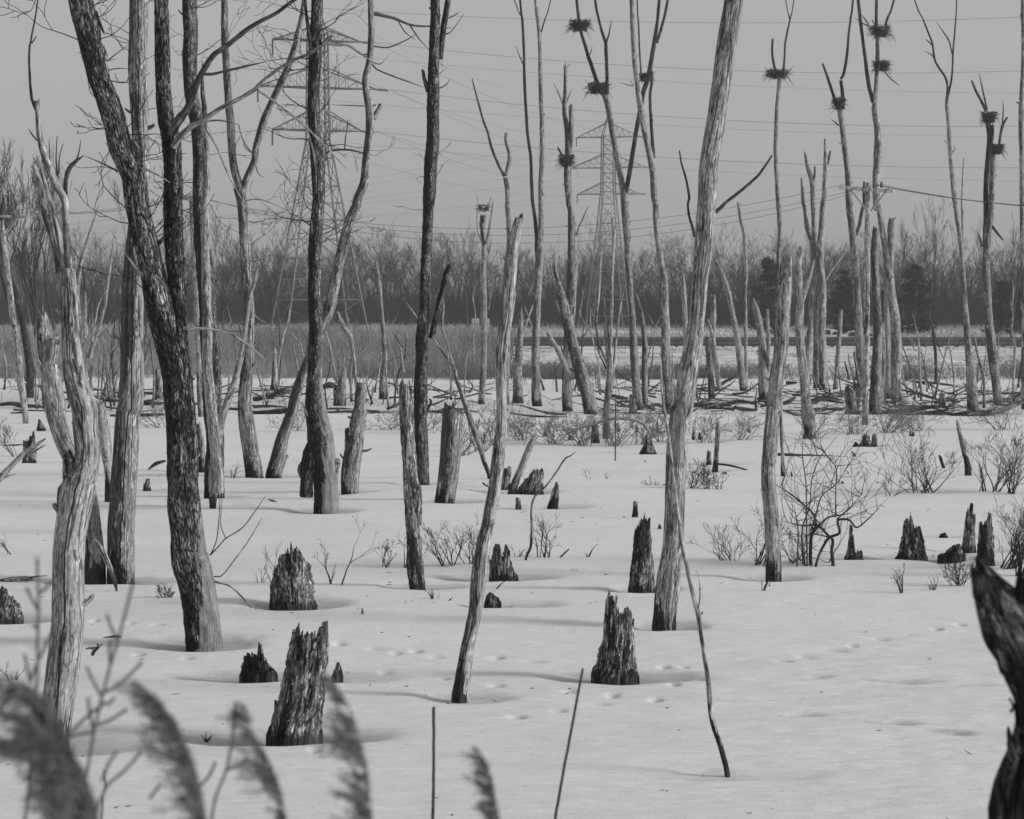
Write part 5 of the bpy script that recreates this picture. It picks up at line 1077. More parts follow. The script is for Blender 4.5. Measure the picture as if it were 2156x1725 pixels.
ad_ = nt.nodes.new('ShaderNodeMath'); ad_.operation = 'ADD'; ad_.inputs[1].default_value = SKYADD; nt.links.new(ml.outputs[0], ad_.inputs[0]); ml = ad_
bg = nt.nodes.new('ShaderNodeBackground'); bg.inputs[1].default_value = .1; nt.links.new(ml.outputs[0], bg.inputs[0])
wo = nt.nodes.new('ShaderNodeOutputWorld'); nt.links.new(bg.outputs[0], wo.inputs[0])
sl = bpy.data.lights.new('sun', 'SUN'); sl.energy = SUNE; sl.angle = radians(14); so = bpy.data.objects.new('sun', sl); C.objects.link(so)
sd_ = np.array([math.sin(SUN_AZ)*math.cos(SUN_EL), math.cos(SUN_AZ)*math.cos(SUN_EL), math.sin(SUN_EL)])
from mathutils import Vector
so.rotation_euler = Vector(sd_).to_track_quat('Z', 'Y').to_euler()
scn.view_settings.view_transform = 'Standard'; scn.view_settings.look = 'None'; scn.view_settings.exposure = EXPO; scn.view_settings.gamma = 1
scn.cycles.max_bounces = 5; scn.cycles.diffuse_bounces = 3; scn.cycles.volume_bounces = 0

def sstep(x, a, b):
    t = np.clip((x-a)/(b-a), 0, 1); return t*t*(3-2*t)
def ground_z(x, y):
    x = np.asarray(x, float); y = np.asarray(y, float)
    toe = 117+1.8*vnoise(x*.05, 3.3, 0, 8)
    z = 1.0*sstep(y, toe, 150)
    left = 1-sstep(x, -12, 4)
    z = z-(.8*(1-left)+.0*left)*sstep(y, 157, 172)
    z = z-.2*left*sstep(y, 190, 240)
    z = z+.4*(1-left)*sstep(y, 215, 300)
    z = z-.17*left*sstep(y, 240, 300)
    return z
FOOT = parse('C4 345,437,200 870,790,200 1330,757,120 980,720,120 640,690,130 1400,483,110 1560,488,90 1480,637,110 1690,592,110 545,850,150 210,905,170 60,400,120 40,640,150 '
  'D4 210,442,170 390,405,170 640,345,300 770,315,90 1000,270,170 1230,235,160 1450,180,100 1640,147,100 500,570,230 370,885,340 1180,600,480 1130,955,360 1600,1040,340 '
  'B4 1050,335,190 1380,360,110 1220,376,110 1540,400,150 2020,405,130 1140,525,140 560,1170,130 760,305,120 1600,575,120 A4 770,125,80 1050,148,110 1120,385,120 1520,415,130 230,330,160 2070,270,200 1280,165,140')
LEDGE = [(1196, 560, 2000, .075, .5), (1048, 600, 1500, .06, .6), (1080, 300, 1000, .04, .5), (985, 640, 1900, .09, .9), (945, 500, 1200, .07, .8), (1350, 180, 900, .05, .3), (1150, 1500, 2156, .05, .5), (1320, 900, 1700, .035, .3), (1040, -100, 600, .06, .6), (1100, 1200, 2200, .06, .7)]
def snow_detail(x, y):
    z = .030*fbm(x*.16, y*.34, 0, 41, 3)+.022*vnoise(x*.07+3, y*.75, 0, 43)*np.clip(y/40, .5, 1.5)
    z = z+.009*vnoise(x*1.1, y*1.9, 0, 44)+.005*vnoise(x*2.6, y*6.5, 0, 45)+.0025*vnoise(x*6, y*12, 0, 48)
    # wind-scoured ripple on the near right
    rp = sstep(x, -1, 3)*(1-sstep(y, 22, 30))
    z = z+rp*.012*vnoise(x*1.8, y*5, 0, 46)+rp*.009*vnoise(x*4, y*11, 0, 47)
    wet_shade = np.zeros_like(z)
    for (yp, x0, x1, hh, wd) in LEDGE:
        Y0 = ground_Y(yp); xa, xb = at(x0, yp, Y0)[0], at(x1, yp, Y0)[0]
        m = (y > Y0-2) & (y < Y0+14)
        yy = y[m]+.5*vnoise(x[m]*.35, yp, 0, 60)+.12*vnoise(x[m]*1.7, yp, 0, 61)
        side = sstep(x[m], xa-1.5, xa+1.5)*(1-sstep(x[m], xb-1.5, xb+1.5))
        z[m] += .6*hh*side*sstep(yy, Y0, Y0+wd)*(1-sstep(yy, Y0+wd, Y0+9))
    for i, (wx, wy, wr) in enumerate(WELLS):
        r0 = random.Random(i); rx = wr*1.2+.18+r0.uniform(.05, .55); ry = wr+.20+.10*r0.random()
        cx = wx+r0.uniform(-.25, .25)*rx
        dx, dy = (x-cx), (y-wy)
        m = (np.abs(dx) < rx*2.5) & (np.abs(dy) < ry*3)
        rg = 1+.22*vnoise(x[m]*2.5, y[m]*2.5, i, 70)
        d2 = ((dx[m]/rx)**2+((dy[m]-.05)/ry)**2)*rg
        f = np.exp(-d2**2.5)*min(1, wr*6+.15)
        z[m] -= .09*f; wet_shade[m] = np.maximum(wet_shade[m], f)  # hollow colour darkened for damp ice and for ambient shade painted in
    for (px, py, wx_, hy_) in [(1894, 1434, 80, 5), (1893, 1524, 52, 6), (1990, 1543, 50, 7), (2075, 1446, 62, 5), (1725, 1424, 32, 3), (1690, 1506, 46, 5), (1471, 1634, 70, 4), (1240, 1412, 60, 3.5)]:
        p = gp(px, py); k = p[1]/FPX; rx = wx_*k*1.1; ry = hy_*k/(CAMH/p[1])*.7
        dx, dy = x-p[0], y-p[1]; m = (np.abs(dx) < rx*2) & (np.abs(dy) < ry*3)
        f = np.exp(-(((dx[m]/rx)**2+(dy[m]/ry)**2)*(1+.6*vnoise(x[m]*5, y[m]*9, 0, 90)))**2)*(.55+.45*sstep(vnoise(x[m]*7, y[m]*16, 0, 91), -.4, .2)); z[m] -= .012*f; wet_shade[m] = np.maximum(wet_shade[m], f)
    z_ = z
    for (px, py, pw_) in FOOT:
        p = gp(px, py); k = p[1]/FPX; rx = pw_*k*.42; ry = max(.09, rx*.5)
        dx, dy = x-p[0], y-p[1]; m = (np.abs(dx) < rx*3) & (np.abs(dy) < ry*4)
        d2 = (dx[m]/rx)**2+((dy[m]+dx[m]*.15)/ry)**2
        q_ = np.exp(-d2**1.3)*(1+.4*vnoise(x[m]*5, y[m]*5, 0, 77)); z[m] -= .034*q_; wet_shade[m] = np.maximum(wet_shade[m], .42*q_)
        
    wet_shade = np.maximum(wet_shade, .72*sstep(y, 121, 127)*(1-sstep(y, 152, 160))*sstep(vnoise(x*.4, y*1.3, 0, 95)+.5*vnoise(x*1.7, y*4, 0, 96), -.9, .6))
    return z*(1-sstep(y, 112, 125)*.6), wet_shade
def build_snow():
    ys = np.concatenate([[-60, -20, 0, 3, 6, 9], np.geomspace(11.5, 118, 820), np.linspace(118.3, 175, 230), np.geomspace(177, 4000, 60)])
    u = np.concatenate([[-30, -8, -3, -1.8, -1.4], np.linspace(-1.12, 1.12, 640), [1.4, 1.8, 3, 8, 30]])
    Yg, U = np.meshgrid(ys, u, indexing='ij')
    X = U*(.6+.222*np.maximum(Yg, 4))
    Z = ground_z(X, Yg)
    sh = X.shape
    dz, wet_shade = snow_detail(X.ravel(), Yg.ravel()); Z = Z+dz.reshape(sh)*(1-sstep(Yg, 150, 200))
    V = np.stack([X, Yg, Z], -1).reshape(-1, 3)
    nu = len(u); i = np.arange(len(ys)-1)[:, None]*nu; j = np.arange(nu-1)[None]
    Q = np.stack([i+j, i+j+1, i+nu+j+1, i+nu+j], -1).reshape(-1, 4)
    m, nt, b = newmat('snow')
    tc = N(nt, 'ShaderNodeTexCoord').outputs['Object']
    def mp(s):
        q = N(nt, 'ShaderNodeMapping'); q.inputs['Scale'].default_value = s; nt.links.new(tc, q.inputs['Vector']); return q.outputs[0]
    big = noise(nt, mp((.12, .5, 1)), 1, 4, .6, .3)
    st = noise(nt, mp((.9, 4, 1)), 3, 6, .65, .4)
    c = mul(nt, ramp(nt, big, [(.3, SNOW*.93), (.7, SNOW)]), ramp(nt, st, [(.36, .90), (.62, 1.0)]))
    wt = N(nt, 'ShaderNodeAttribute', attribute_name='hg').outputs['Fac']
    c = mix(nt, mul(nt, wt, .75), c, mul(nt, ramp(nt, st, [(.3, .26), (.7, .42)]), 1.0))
    cmb = N(nt, 'ShaderNodeCombineColor')
    for q in range(3): nt.links.new(c, cmb.inputs[q])
    nt.links.new(cmb.outputs[0], b.inputs['Base Color']); b.inputs['Roughness'].default_value = .75
    fine = noise(nt, mp((3, 9, 1)), 6, 5, .7)
    h = mul(nt, mul(nt, st, .8), mul(nt, fine, .35), 'ADD')
    bp = N(nt, 'ShaderNodeBump'); bp.inputs['Strength'].default_value = .8; bp.inputs['Distance'].default_value = .05
    nt.links.new(h, bp.inputs['Height']); nt.links.new(bp.outputs[0], b.inputs['Normal'])
    o = link('snow_ground', mesh_np('snow_ground', V, Q, hg=wet_shade), m); tag(o, kind='structure')
build_snow()
# road behind the guardrail
def sheet(name, x0, x1, y0, y1, z, mat, kind='structure'):
    me = mesh_np(name, [(x0, y0, z), (x1, y0, z), (x1, y1, z), (x0, y1, z)], [(0, 1, 2, 3)]); o = link(name, me, M[mat]); tag(o, kind=kind)
sheet('road', 6, 400, 176, 190, .26, 'asphalt')

# ---------------------------------------------------------------- guardrail
def guardrail():
    D = 150.; k = D/FPX; org = at(1600, 730, D); org[2] = 1.0
    r = empty('guardrail', org, 'low dark steel guardrail running along the embankment in front of the woods', 'guardrail')
    x0, x1 = at(985, 700, D)[0], at(2300, 700, D)[0]
    prof = [(-.30, .0), (-.27, -.02), (-.19, -.085), (-.11, -.085), (-.03, -.01), (.03, -.01), (.11, -.085), (.19, -.085), (.27, -.02), (.30, .0)]
    xs = np.linspace(x0, x1, 60); V = []
    for x in xs:
        for (z, y) in prof: V.append((x, D+y, 1.0+.36+z+.008*math.sin(x*.7)))
    n = len(prof); i = np.arange(59)[:, None]*n; j = np.arange(n-1)[None]
    c = Col(); c.add(V, np.stack([i+j, i+n+j, i+n+j+1, i+j+1], -1).reshape(-1, 4)); c.build('rail', M['rail'], r, org)
    x = x0+.4
    rg = np.random.default_rng(3)
    while x < x1:
        c = Col(); h = .075
        def box(a, b):
            V = [(X, Y, Z) for X in (a[0], b[0]) for Y in (a[1], b[1]) for Z in (a[2], b[2])]
            c.add(V, [(0, 1, 3, 2), (4, 6, 7, 5), (0, 4, 5, 1), (2, 3, 7, 6), (0, 2, 6, 4), (1, 5, 7, 3)])
        box((x-h, D+.10, .7), (x+h, D+.26, 1.62)); box((x-h*1.2, D-.30, 1.0-.08), (x+h*1.2, D+.09, 1.1))
        c.build('post', M['rail'], r, org, smooth=False); x += 1.01 if rg.random() < .6 else 2.02
guardrail()

# ---------------------------------------------------------------- road sign, cars
def boxm(c, a, b):
    V = [(X, Y, Z) for X in (a[0], b[0]) for Y in (a[1], b[1]) for Z in (a[2], b[2])]
    c.add(V, [(0, 1, 3, 2), (4, 6, 7, 5), (0, 4, 5, 1), (2, 3, 7, 6), (0, 2, 6, 4), (1, 5, 7, 3)])
def sign():
    D = 151.; k = D/FPX; org = at(1008, 720, D); org[2] = ground_z(org[0], D)
    r = empty('road_sign', org, 'pale blank-looking road sign of three boards standing at the start of the guardrail', 'road sign')
    for (x0, x1, y0, y1) in [(991, 1009, 683, 703), (993, 1009, 671, 682), (1021, 1031, 671, 681), (1020, 1032, 682, 701)]:
        c = Col(); a = at(x0, y1, D); b = at(x1, y0, D); boxm(c, (a[0], D-.02, a[2]), (b[0], D+.02, b[2])); c.build('sign_board', M['sign'], r, org, smooth=False)
    for x in (999, 1026):
        c = Col(); a = at(x, 700, D); segs(c, [(a[0], D+.06, org[2]-.1)], [(a[0], D+.06, at(x, 672, D)[2])], .04, .04, 6); c.build('post', M['steel'], r, org)
sign()
def car(label, xc, D, z0, L=4.4):
    k = D/FPX; org = at(xc, 700, D); org[2] = z0
    r = empty('parked_car', org, label, 'car')
    n = 9
    body = [(-2.2, .35), (-2.2, .75), (-1.9, .88), (-1.0, .95), (-.45, 1.38), (.2, 1.46), (1.1, 1.42), (1.75, 1.0), (2.15, .92), (2.2, .4)]
    ys = [(-.86, .0), (-.82, .0), (-.6, .0), (.6, 0), (.82, 0), (.86, 0)]
    c = Col(); V = []
    for (yy, _) in ys:
        ins = .06 if abs(yy) > .84 else 0
        for (x, z) in body:
            zz = z; y2 = yy*(1-.18*max(0, (z-.9)/.5)); V.append((org[0]+x*(1-ins*.3)*L/4.4, D+y2, z0+zz-ins*.4))
    m = len(body); i = np.arange(len(ys)-1)[:, None]*m; j = np.arange(m)[None]; j2 = (j+1) % m
    Q = np.stack([i+j, i+j2, i+m+j2, i+m+j], -1).reshape(-1, 4).tolist()
    c.add(V, Q); base = (len(ys)-1)*m
    T = [(0, q, q+1) for q in range(1, m-1)]+[(base, base+q+1, base+q) for q in range(1, m-1)]
    c.add(V, None, T); c.build('body', M['paint'], r, org)
    for (a, b, e, f) in [(-.72, -.1, .98, 1.34), (-.02, .75, .98, 1.38), (.83, 1.45, .98, 1.3)]:
        c = Col(); c.add([(org[0]+a, D-.835, z0+e), (org[0]+b, D-.835, z0+e), (org[0]+b-.05, D-.72, z0+f), (org[0]+a+.25, D-.72, z0+f), (org[0]+a, D-.80, z0+e), (org[0]+b, D-.80, z0+e), (org[0]+b-.05, D-.69, z0+f), (org[0]+a+.25, D-.69, z0+f)],
            [(0, 1, 2, 3), (7, 6, 5, 4), (0, 4, 5, 1), (3, 2, 6, 7), (0, 3, 7, 4), (1, 5, 6, 2)]); c.build('window', M['glass'], r, org, smooth=False)
    for x in (-1.35, 1.35):
        for y in (-.74, .74):
            c = Col(); segs(c, [(org[0]+x, D+y-.1, z0+.32)], [(org[0]+x, D+y+.1, z0+.32)], .32, .32, 18)
            cc = [(org[0]+x, D+y-.1, z0+.32)]+[(org[0]+x+.3*math.cos(t*pi/9), D+y-.1, z0+.32+.3*math.sin(t*pi/9)) for t in range(18)]
            c.add(cc, None, [(0, t+1, (t+1) % 18+1) for t in range(18)]); c.build('wheel', M['rubber'], r, org)
car('white car whose rounded roof shows over the guardrail left of the utility pole', 1728, 196, .22)
car('second white car, only its roofline visible beside the first behind the trunks', 1800, 200, .05)

# ---------------------------------------------------------------- transmission towers and wires
def tower(label, xc, D, z0, hb, hw, zw, zt, zp, arms, rot, rl, rb, mat):
    org = at(xc, 700, D); org[2] = z0-.3
    r = empty('transmission_tower', org, label, 'pylon')
    cr, sr = math.cos(rot), math.sin(rot)
    def P(lx, ly, z): return np.array([org[0]+lx*cr-ly*sr, org[1]+lx*sr+ly*cr, z])
    def half(z):
        if z <= zw: return hb+(hw-hb)*(z-z0)/(zw-z0)
        return hw*(1-.12*(z-zw)/(zt-zw)) if z <= zt else max(.02, hw*.88*(1-(z-zt)/(zp-zt)))
    c = Col(); cs = [(-1, -1), (1, -1), (1, 1), (-1, 1)]
    lv = [z0-.3]; z = z0; 
    steps = [0]; 
    nlow = 6; lv = list(z0+(zw-z0)*(1-(1-np.linspace(0, 1, nlow+1))**1.35)); lv[0] = z0-.3
    nup = max(6, int((zt-zw)/(hw*2.0))); lv += list(np.linspace(zw, zt, nup+1))[1:]+[zp]
    for a, b in zip(lv, lv[1:]):
        ha, hb_ = half(a), half(b); low = b <= zw+.01
        for (i, (sx, sy)) in enumerate(cs):
            nx, ny = cs[(i+1) % 4]
            segs(c, [P(sx*ha, sy*ha, a)], [P(sx*hb_, sy*hb_, b)], rl, rl, 4)
            if b < zp:
                segs(c, [P(sx*ha, sy*ha, a), P(nx*ha, ny*ha, a)], [P(nx*hb_, ny*hb_, b), P(sx*hb_, sy*hb_, b)], rb, rb, 3)
                segs(c, [P(sx*hb_, sy*hb_, b)], [P(nx*hb_, ny*hb_, b)], rb*1.1, rb*1.1, 3)
                if low and (b-a) > 2:     # secondary bracing of the wide legs
                    m = (a+b)/2; hm = half(m); ctr_ = P((sx*ha+nx*ha+sx*hb_+nx*hb_)/4, (sy*ha+ny*ha+sy*hb_+ny*hb_)/4, m)
                    segs(c, [P(sx*hm, sy*hm, m), P(nx*hm, ny*hm, m)], [ctr_, ctr_], rb*.8, rb*.8, 3)
    c.build('tower_body', M[mat], r, org, smooth=False)
    tips = []
    for (z, l, up) in arms:
        for s in (-1, 1):
            c = Col(); h = half(z); tip = P(s*l, 0, z)
            for sy in (-1, 1):
                segs(c, [P(s*h, sy*h, z), P(s*half(z+up), sy*half(z+up), z+up)], [tip, tip], rb*1.5, rb*1.1, 4)
                n = 5
                for q in range(1, n):
                    f = q/n; a = P(s*h, sy*h, z)*(1-f)+tip*f; b = P(s*half(z+up), sy*half(z+up), z+up)*(1-f)+tip*f
                    segs(c, [a], [b], rb*.6, rb*.6, 3)
                    f2 = (q-1)/n; a2 = P(s*h, sy*h, z)*(1-f2)+tip*f2; segs(c, [a2], [b], rb*.6, rb*.6, 3)
                    bb = P(s*h, -sy*h, z)*(1-f)+tip*f; segs(c, [a2], [bb], rb*.5, rb*.5, 3)
            c.build('crossarm', M[mat], r, org, smooth=False)
            # strings of insulator discs: one hanging, one pulled out along the line
            for v, ln in ((np.array([0, 0, -1.]), 1.1), (np.array([.96*s, -.1, -.08]), .9 if s > 0 else 1.0)):
                if v[2] < -.5 and s > 0: continue
                if v[2] > -.5 and s < 0: v = np.array([.93, -.1, .03])
                c = Col(); a = tip.copy(); n = 9
                for q in range(n):
                    b = a+v*ln/n; segs(c, [a], [a*.55+b*.45], rl*.5, rl*(2.2 if v[2] > -.5 else 1.5), 7); segs(c, [a*.55+b*.45], [b], rl*(2.2 if v[2] > -.5 else 1.5), rl*.5, 7); a = b
                c.build('insulator', M['ceramic' if v[2] < -.5 else 'steel'], r, org)
            tips.append(tip+np.array([0.9*s if s > 0 else 0, 0, 0]))
    return P(0, 0, zp), tips
k1 = 160/FPX; Z1 = lambda y: CAMH+(HZ-y)*k1
top1, tips1 = tower('near steel lattice tower with three pairs of crossarms behind the knotted dark trunk', 671, 160, 1.0, 2.95, .68, Z1(296), Z1(75), Z1(22), [(Z1(90), 3.15, .9), (Z1(188), 4.2, 1.3), (Z1(277), 3.2, 1.3)], radians(18), .062, .034, 'steelfar')
k2 = 285/FPX; Z2 = lambda y: CAMH+(HZ-y)*k2
top2, tips2 = tower('farther steel lattice tower right of centre, smaller, in front of the woods', 1280, 285, .62, 2.35, .80, Z2(405), Z2(288), Z2(243), [(Z2(291), 4.0, 1.7), (Z2(355), 4.75, 1.6), (Z2(410), 3.9, 1.4)], radians(-14), .062, .034, 'steelfar')

def wire(label, a, b, sag, rad=.014, group=None, name='power_line', n=48):
    a = np.array(a, float); b = np.array(b, float); t = np.linspace(0, 1, n)[:, None]
    P = a*(1-t)+b*t; P[:, 2] -= (4*sag*t*(1-t))[:, 0]
    c = Col(); V = []; ring = [(math.cos(q*2*pi/5), math.sin(q*2*pi/5)) for q in range(5)]
    d = (b-a)/np.linalg.norm(b-a); e1 = np.cross(d, [0, 0, 1.]); e1 /= np.linalg.norm(e1); e2 = np.cross(d, e1)
    r = np.array([p+rad*(ca*e1+sa*e2) for p in P for ca, sa in ring])
    i = np.arange(n-1)[:, None]*5; j = np.arange(5)[None]; j2 = (j+1) % 5
    c.add(r, np.stack([i+j, i+j2, i+5+j2, i+5+j], -1).reshape(-1, 4)); o = c.build(name, M['wire'], None, a); o.location = a
    return tag(o, label, 'power line', group)
def span(label, a, pend, Dend, pmid, Dmid, rad, group=None):
    """wire leaving a for a support beyond the frame edge; the sag is solved so that it passes the surveyed mid height"""
    b = at(pend[0], pend[1], Dend); m = at(pmid[0], pmid[1], Dmid)
    t = (m[0]-a[0])/(b[0]-a[0]); zl = a[2]*(1-t)+b[2]*t; sag = max(0.05, (zl-m[2])/(4*t*(1-t)))
    return wire(label, a, b, sag, rad, group, n=90)
gw = 'overhead wires crossing the sky to the right'
span('topmost wire, a thin earth line from the peak of the near tower', top1, (3150, -40), 150, (1595, 48), 156, .010)
span('wire from the upper right crossarm of the near tower, passing the wide flat nest', tips1[1], (3150, 65), 150, (1595, 147), 156, .0115)
span('wire from the middle right crossarm of the near tower', tips1[3], (3150, 205), 150, (1595, 253), 156, .0115)
span('wire from the lowest right crossarm of the near tower', tips1[5], (3150, 310), 150, (1595, 340), 156, .0115)
for i, (ym, ye, q) in enumerate([(210, 160, 'upper'), (297, 260, 'middle'), (383, 350, 'lowest')]):
    span('faint far wire, the %s of three pale ones between the bolder wires' % q, tips1[[0, 2, 4][i]]+np.array([0, 6, 0]), (3150, ye), 190, (1595, ym), 185, .008)
for i in range(6):
    q = ['upper left', 'upper right', 'middle left', 'middle right', 'lowest left', 'lowest right'][i]
    wire('thin wire strung between the %s crossarm tips of the two towers' % q, tips1[i], tips2[i], 1.5, .012)
wire('thin earth wire strung between the peaks of the two towers', top1, top2, 1.2, .008)
for i in range(6):
    q = ['upper left', 'upper right', 'middle left', 'middle right', 'lowest left', 'lowest right'][i]
    wire('very faint wire rising left from the %s crossarm tip of the farther tower' % q, tips2[i], at(-900, 560-20*i, 330), 3.0, .009)
pR = [at(1788, 386, DP-.16), at(1841, 389, DP-.16), at(1856, 389, DP-.16)]
pM = [at(392, 412, DM-.16), at(404, 412, DM-.16), at(414, 412, DM-.16)]
pL = [at(-20, 446, DL-.16), at(20, 447, DL-.16), at(40, 448, DL-.16)]
for i, q in enumerate(['left insulator', 'middle insulator', 'right insulator']):
    wire('utility wire from the %s of the right utility pole, sagging to the left' % q, pR[i], pM[i], [1.25, 1.45, 1.7][i], .006)
    wire('short utility wire from the %s side of the left pole to the hidden pole' % q.split()[0], pM[i], pL[i], .25, .008)
for i in range(2):
    wire(['dark bold utility wire leaving the right pole for the right edge', 'thinner utility wire just under the bold one at the right edge'][i], pR[1+i], at(2700, 425+i*6, 62), .45, [.015, .007][i])

# ---------------------------------------------------------------- living background: evergreens, bare trees, woods
def pine(label, xc, ytop, w, D, seed):
    rng = np.random.default_rng(seed); k = D/FPX; org = at(xc, 690, D); org[2] = float(ground_z(org[0], D)); H = at(xc, ytop, D)[2]-org[2]; R = w*k*.5
    r = empty('evergreen_tree', org, label, 'evergreen tree')
    c = Col(); segs(c, [org], [org+[0, 0, H*.95]], .16, .03, 8); c.build('trunk', M['upper'], r, org)
    P = []; 
    for i in range(95):
        f = rng.uniform(.03, 1); L = R*(1.15-f)**.7*rng.uniform(.55, 1.1); a = rng.uniform(0, 2*pi); z = org[2]+H*f
        b = np.array([org[0]+math.cos(a)*L, org[1]+math.sin(a)*L, z+L*rng.uniform(-.1, .25)]); b0 = np.array([org[0], org[1], z])
        for q in range(50):
            t = rng.uniform(.25, 1.05); s = .17+.16*t; P.append(b0*(1-t)+b*t+rng.normal(0, 1, 3)*np.array([s, s, s*.55])*R*.28)
    P = np.array(P); n = len(P); d = rng.normal(0, 1, (n, 3)); d /= np.linalg.norm(d, axis=1, keepdims=True); e = rng.normal(0, 1, (n, 3)); e = np.cross(d, e); e /= np.linalg.norm(e, axis=1, keepdims=True)
    s = rng.uniform(.10, .26, (n, 1)); V = np.stack([P+d*s, P-d*s*.4+e*s*.6, P-d*s*.4-e*s*.6], 1).reshape(-1, 3)
    c = Col(); c.add(V, None, np.arange(n*3).reshape(-1, 3)); c.build('crown', M['pine'], r, org, smooth=False)
for a in [('dark pine rising left of and behind the splintered weathered trunk', 1618, 548, 92, 250, 1), ('dark pine between the spiky clump and the low-nest tree', 1778, 572, 84, 252, 2), ('broad dark evergreen right of the two-nest tree', 1925, 560, 96, 256, 3), ('dark evergreen near the right edge behind the twin-stemmed tree', 2112, 596, 90, 250, 4), ('low dark evergreen tucked between the two right-hand ones', 1868, 600, 60, 262, 5), ('small evergreen showing low near the right edge of the picture', 2150, 610, 50, 258, 6)]:
    pine(*a)

def proto(seed, H, rmin, depth=4, kids=(3, 4), spread=.55, up=.28, r0=None):
    rng = np.random.default_rng(seed); out = []
    p = np.zeros(3); d = np.array([rng.normal(0, .06), rng.normal(0, .06), 1.]); r = r0 or H*.011
    grow(out, rng, p, d, H*.62, r, depth, up=up, spread=spread, n=5, wob=.07, kids=kids, decay=.60, rmin=rmin, from_=.25)
    a0 = np.array([o[0] for o in out]); a1 = np.array([o[1] for o in out]); ra = np.array([o[2] for o in out]); rb = np.array([o[3] for o in out])
    s = H/a1[:, 2].max(); return a0*s, a1*s, ra, rb
def bare(label, xc, ytop, w, D, seed, mat='twig', depth=4, kids=(3, 5), spread=.55, up=.25, rmin=.010, zb=None, r0=None):
    org = at(xc, 690, D); org[2] = float(ground_z(org[0], D)) if zb is None else zb
    H = at(xc, ytop, D)[2]-org[2]; a0, a1, ra, rb = proto(seed, H, rmin, depth, kids, spread, up, r0)
    wn = (a1[:, 0].max()-a1[:, 0].min()); f = np.array([w*D/FPX/wn, w*D/FPX/wn, 1])
    r = empty('bare_tree', org, label, 'tree')
    big = np.arange(len(a0)) < 5
    c = Col(); segs(c, a0[big]*f+org-[0, 0, .1], a1[big]*f+org-[0, 0, .1], ra[big], rb[big], 6); c.build('trunk', M[mat], r, org)
    c = Col(); segs(c, a0[~big]*f+org-[0, 0, .1], a1[~big]*f+org-[0, 0, .1], ra[~big], rb[~big], 3); c.build('crown', M[mat], r, org)
for a in [('tall fine-twigged living tree at the left edge, its fan crown the highest of the background', 34, 252, 170, 150, 21, 'twig', 4, (4, 6), .5, .25, .013), ('bare background tree filling the gap between the hollow trunk limbs', 118, 330, 110, 170, 22),
   ('bare background tree whose crown spreads left of the two-tone trunk', 190, 318, 130, 160, 23), ('bare tree crown glimpsed between the two-tone and furrowed trunks', 262, 360, 110, 175, 24), ('bare tree low between the furrowed and dark mottled trunks', 352, 415, 100, 180, 25),
   ('bare crown behind the V-forked mottled trunk', 470, 405, 130, 190, 26), ('small bare crown left of the near tower', 580, 440, 110, 210, 27), ('dark twisted background tree at the left edge, under the tall fan-crowned one', -20, 330, 120, 120, 28),
   ('bare background tree left of the hollow trunk, below the fan crown', 75, 430, 100, 140, 29), ('second fine-twigged tree crown overlapping the tallest one at the left edge', 78, 300, 140, 155, 41, 'twig', 4, (4, 6), .5, .25, .012), ('fine-twigged crown cut by the left edge beside the tallest one', -30, 275, 140, 158, 42, 'twig', 4, (4, 6), .5, .25, .012),
   ('bare tree with forked crown above the woods, left of the smooth forked trunk', 1955, 408, 76, 260, 31), ('bare tree crown above the woods right of the fork-topped snag', 1722, 478, 60, 270, 32), ('bare tree with open crown near the right edge', 2128, 410, 110, 200, 33),
   ('thin bare tree between the smooth forked trunk and the twin-stemmed one', 2030, 455, 90, 240, 34), ('bare crown just above the woods left of the smooth forked trunk', 1900, 452, 70, 275, 35), ('bare tree rising above the woods behind the hollow clawed trunk', 985, 455, 90, 280, 36), ('thin bare tree just above the woods behind the farther tower', 1235, 440, 80, 290, 37)]:
    bare(*a)
def woods():
    rng = np.random.default_rng(9); pr = [proto(100+i, 1.0, .0, 4, (3, 5) if i % 2 else (3, 4), .5+.05*i, .26-.02*i, .010) for i in range(8)]
    c = Col(); n = 0
    for row, (Y, hh) in enumerate([(304, 9.0), (308, 10.0), (313, 10.6), (320, 11.6), (328, 12.2), (340, 13.0), (352, 13.8), (366, 14.4)]):
        x = -115
        while x < 112:
            x += rng.uniform(1.1, 2.5); a0, a1, ra, rb = pr[rng.integers(0, 8)]
            H = hh*rng.uniform(.70, 1.12)*(1+.13*float(vnoise(x*.06, row*.4, 0, 3))+.06*float(vnoise(x*.22, row, 0, 4)))*(1.16 if rng.random() < .07 else 1); t = rng.uniform(0, 2*pi); ct, s_ = math.cos(t), math.sin(t)
            Rm = np.array([[ct, -s_, 0], [s_, ct, 0], [0, 0, 1]]); sc = np.array([H*1.05, H*1.05, H])
            o = np.array([x, Y+rng.uniform(-3, 3), .3])
            rs = H*rng.uniform(.9, 1.2)
            segs(c, (a0*sc)@Rm.T+o, (a1*sc)@Rm.T+o, np.clip(ra*rs, .014, .14), np.clip(rb*rs, .009, .14), 3); n += 1
    # understorey
    m = 90000; X = rng.uniform(-100, 100, m); Y = rng.uniform(297, 372, m); b = np.stack([X, Y, np.full(m, .2)], 1)
    h = rng.uniform(.8, 6.5, m)*rng.uniform(.5, 1, m); d = np.stack([rng.normal(0, .35, m), rng.normal(0, .3, m), np.ones(m)], 1)
    z0 = rng.uniform(0, .4, m)
    p0 = b+d*(h*z0)[:, None]; p1 = b+d*h[:, None]; segs(c, p0, p1, .028, .015, 3)
    o = c.build('distant_woods', M['woods'], None, (0, 300, 0), smooth=False); o.location = (0, 300, 0); tag(o, 'dense belt of bare winter woods closing the view behind road and towers', 'woods', kind='stuff')
woods()

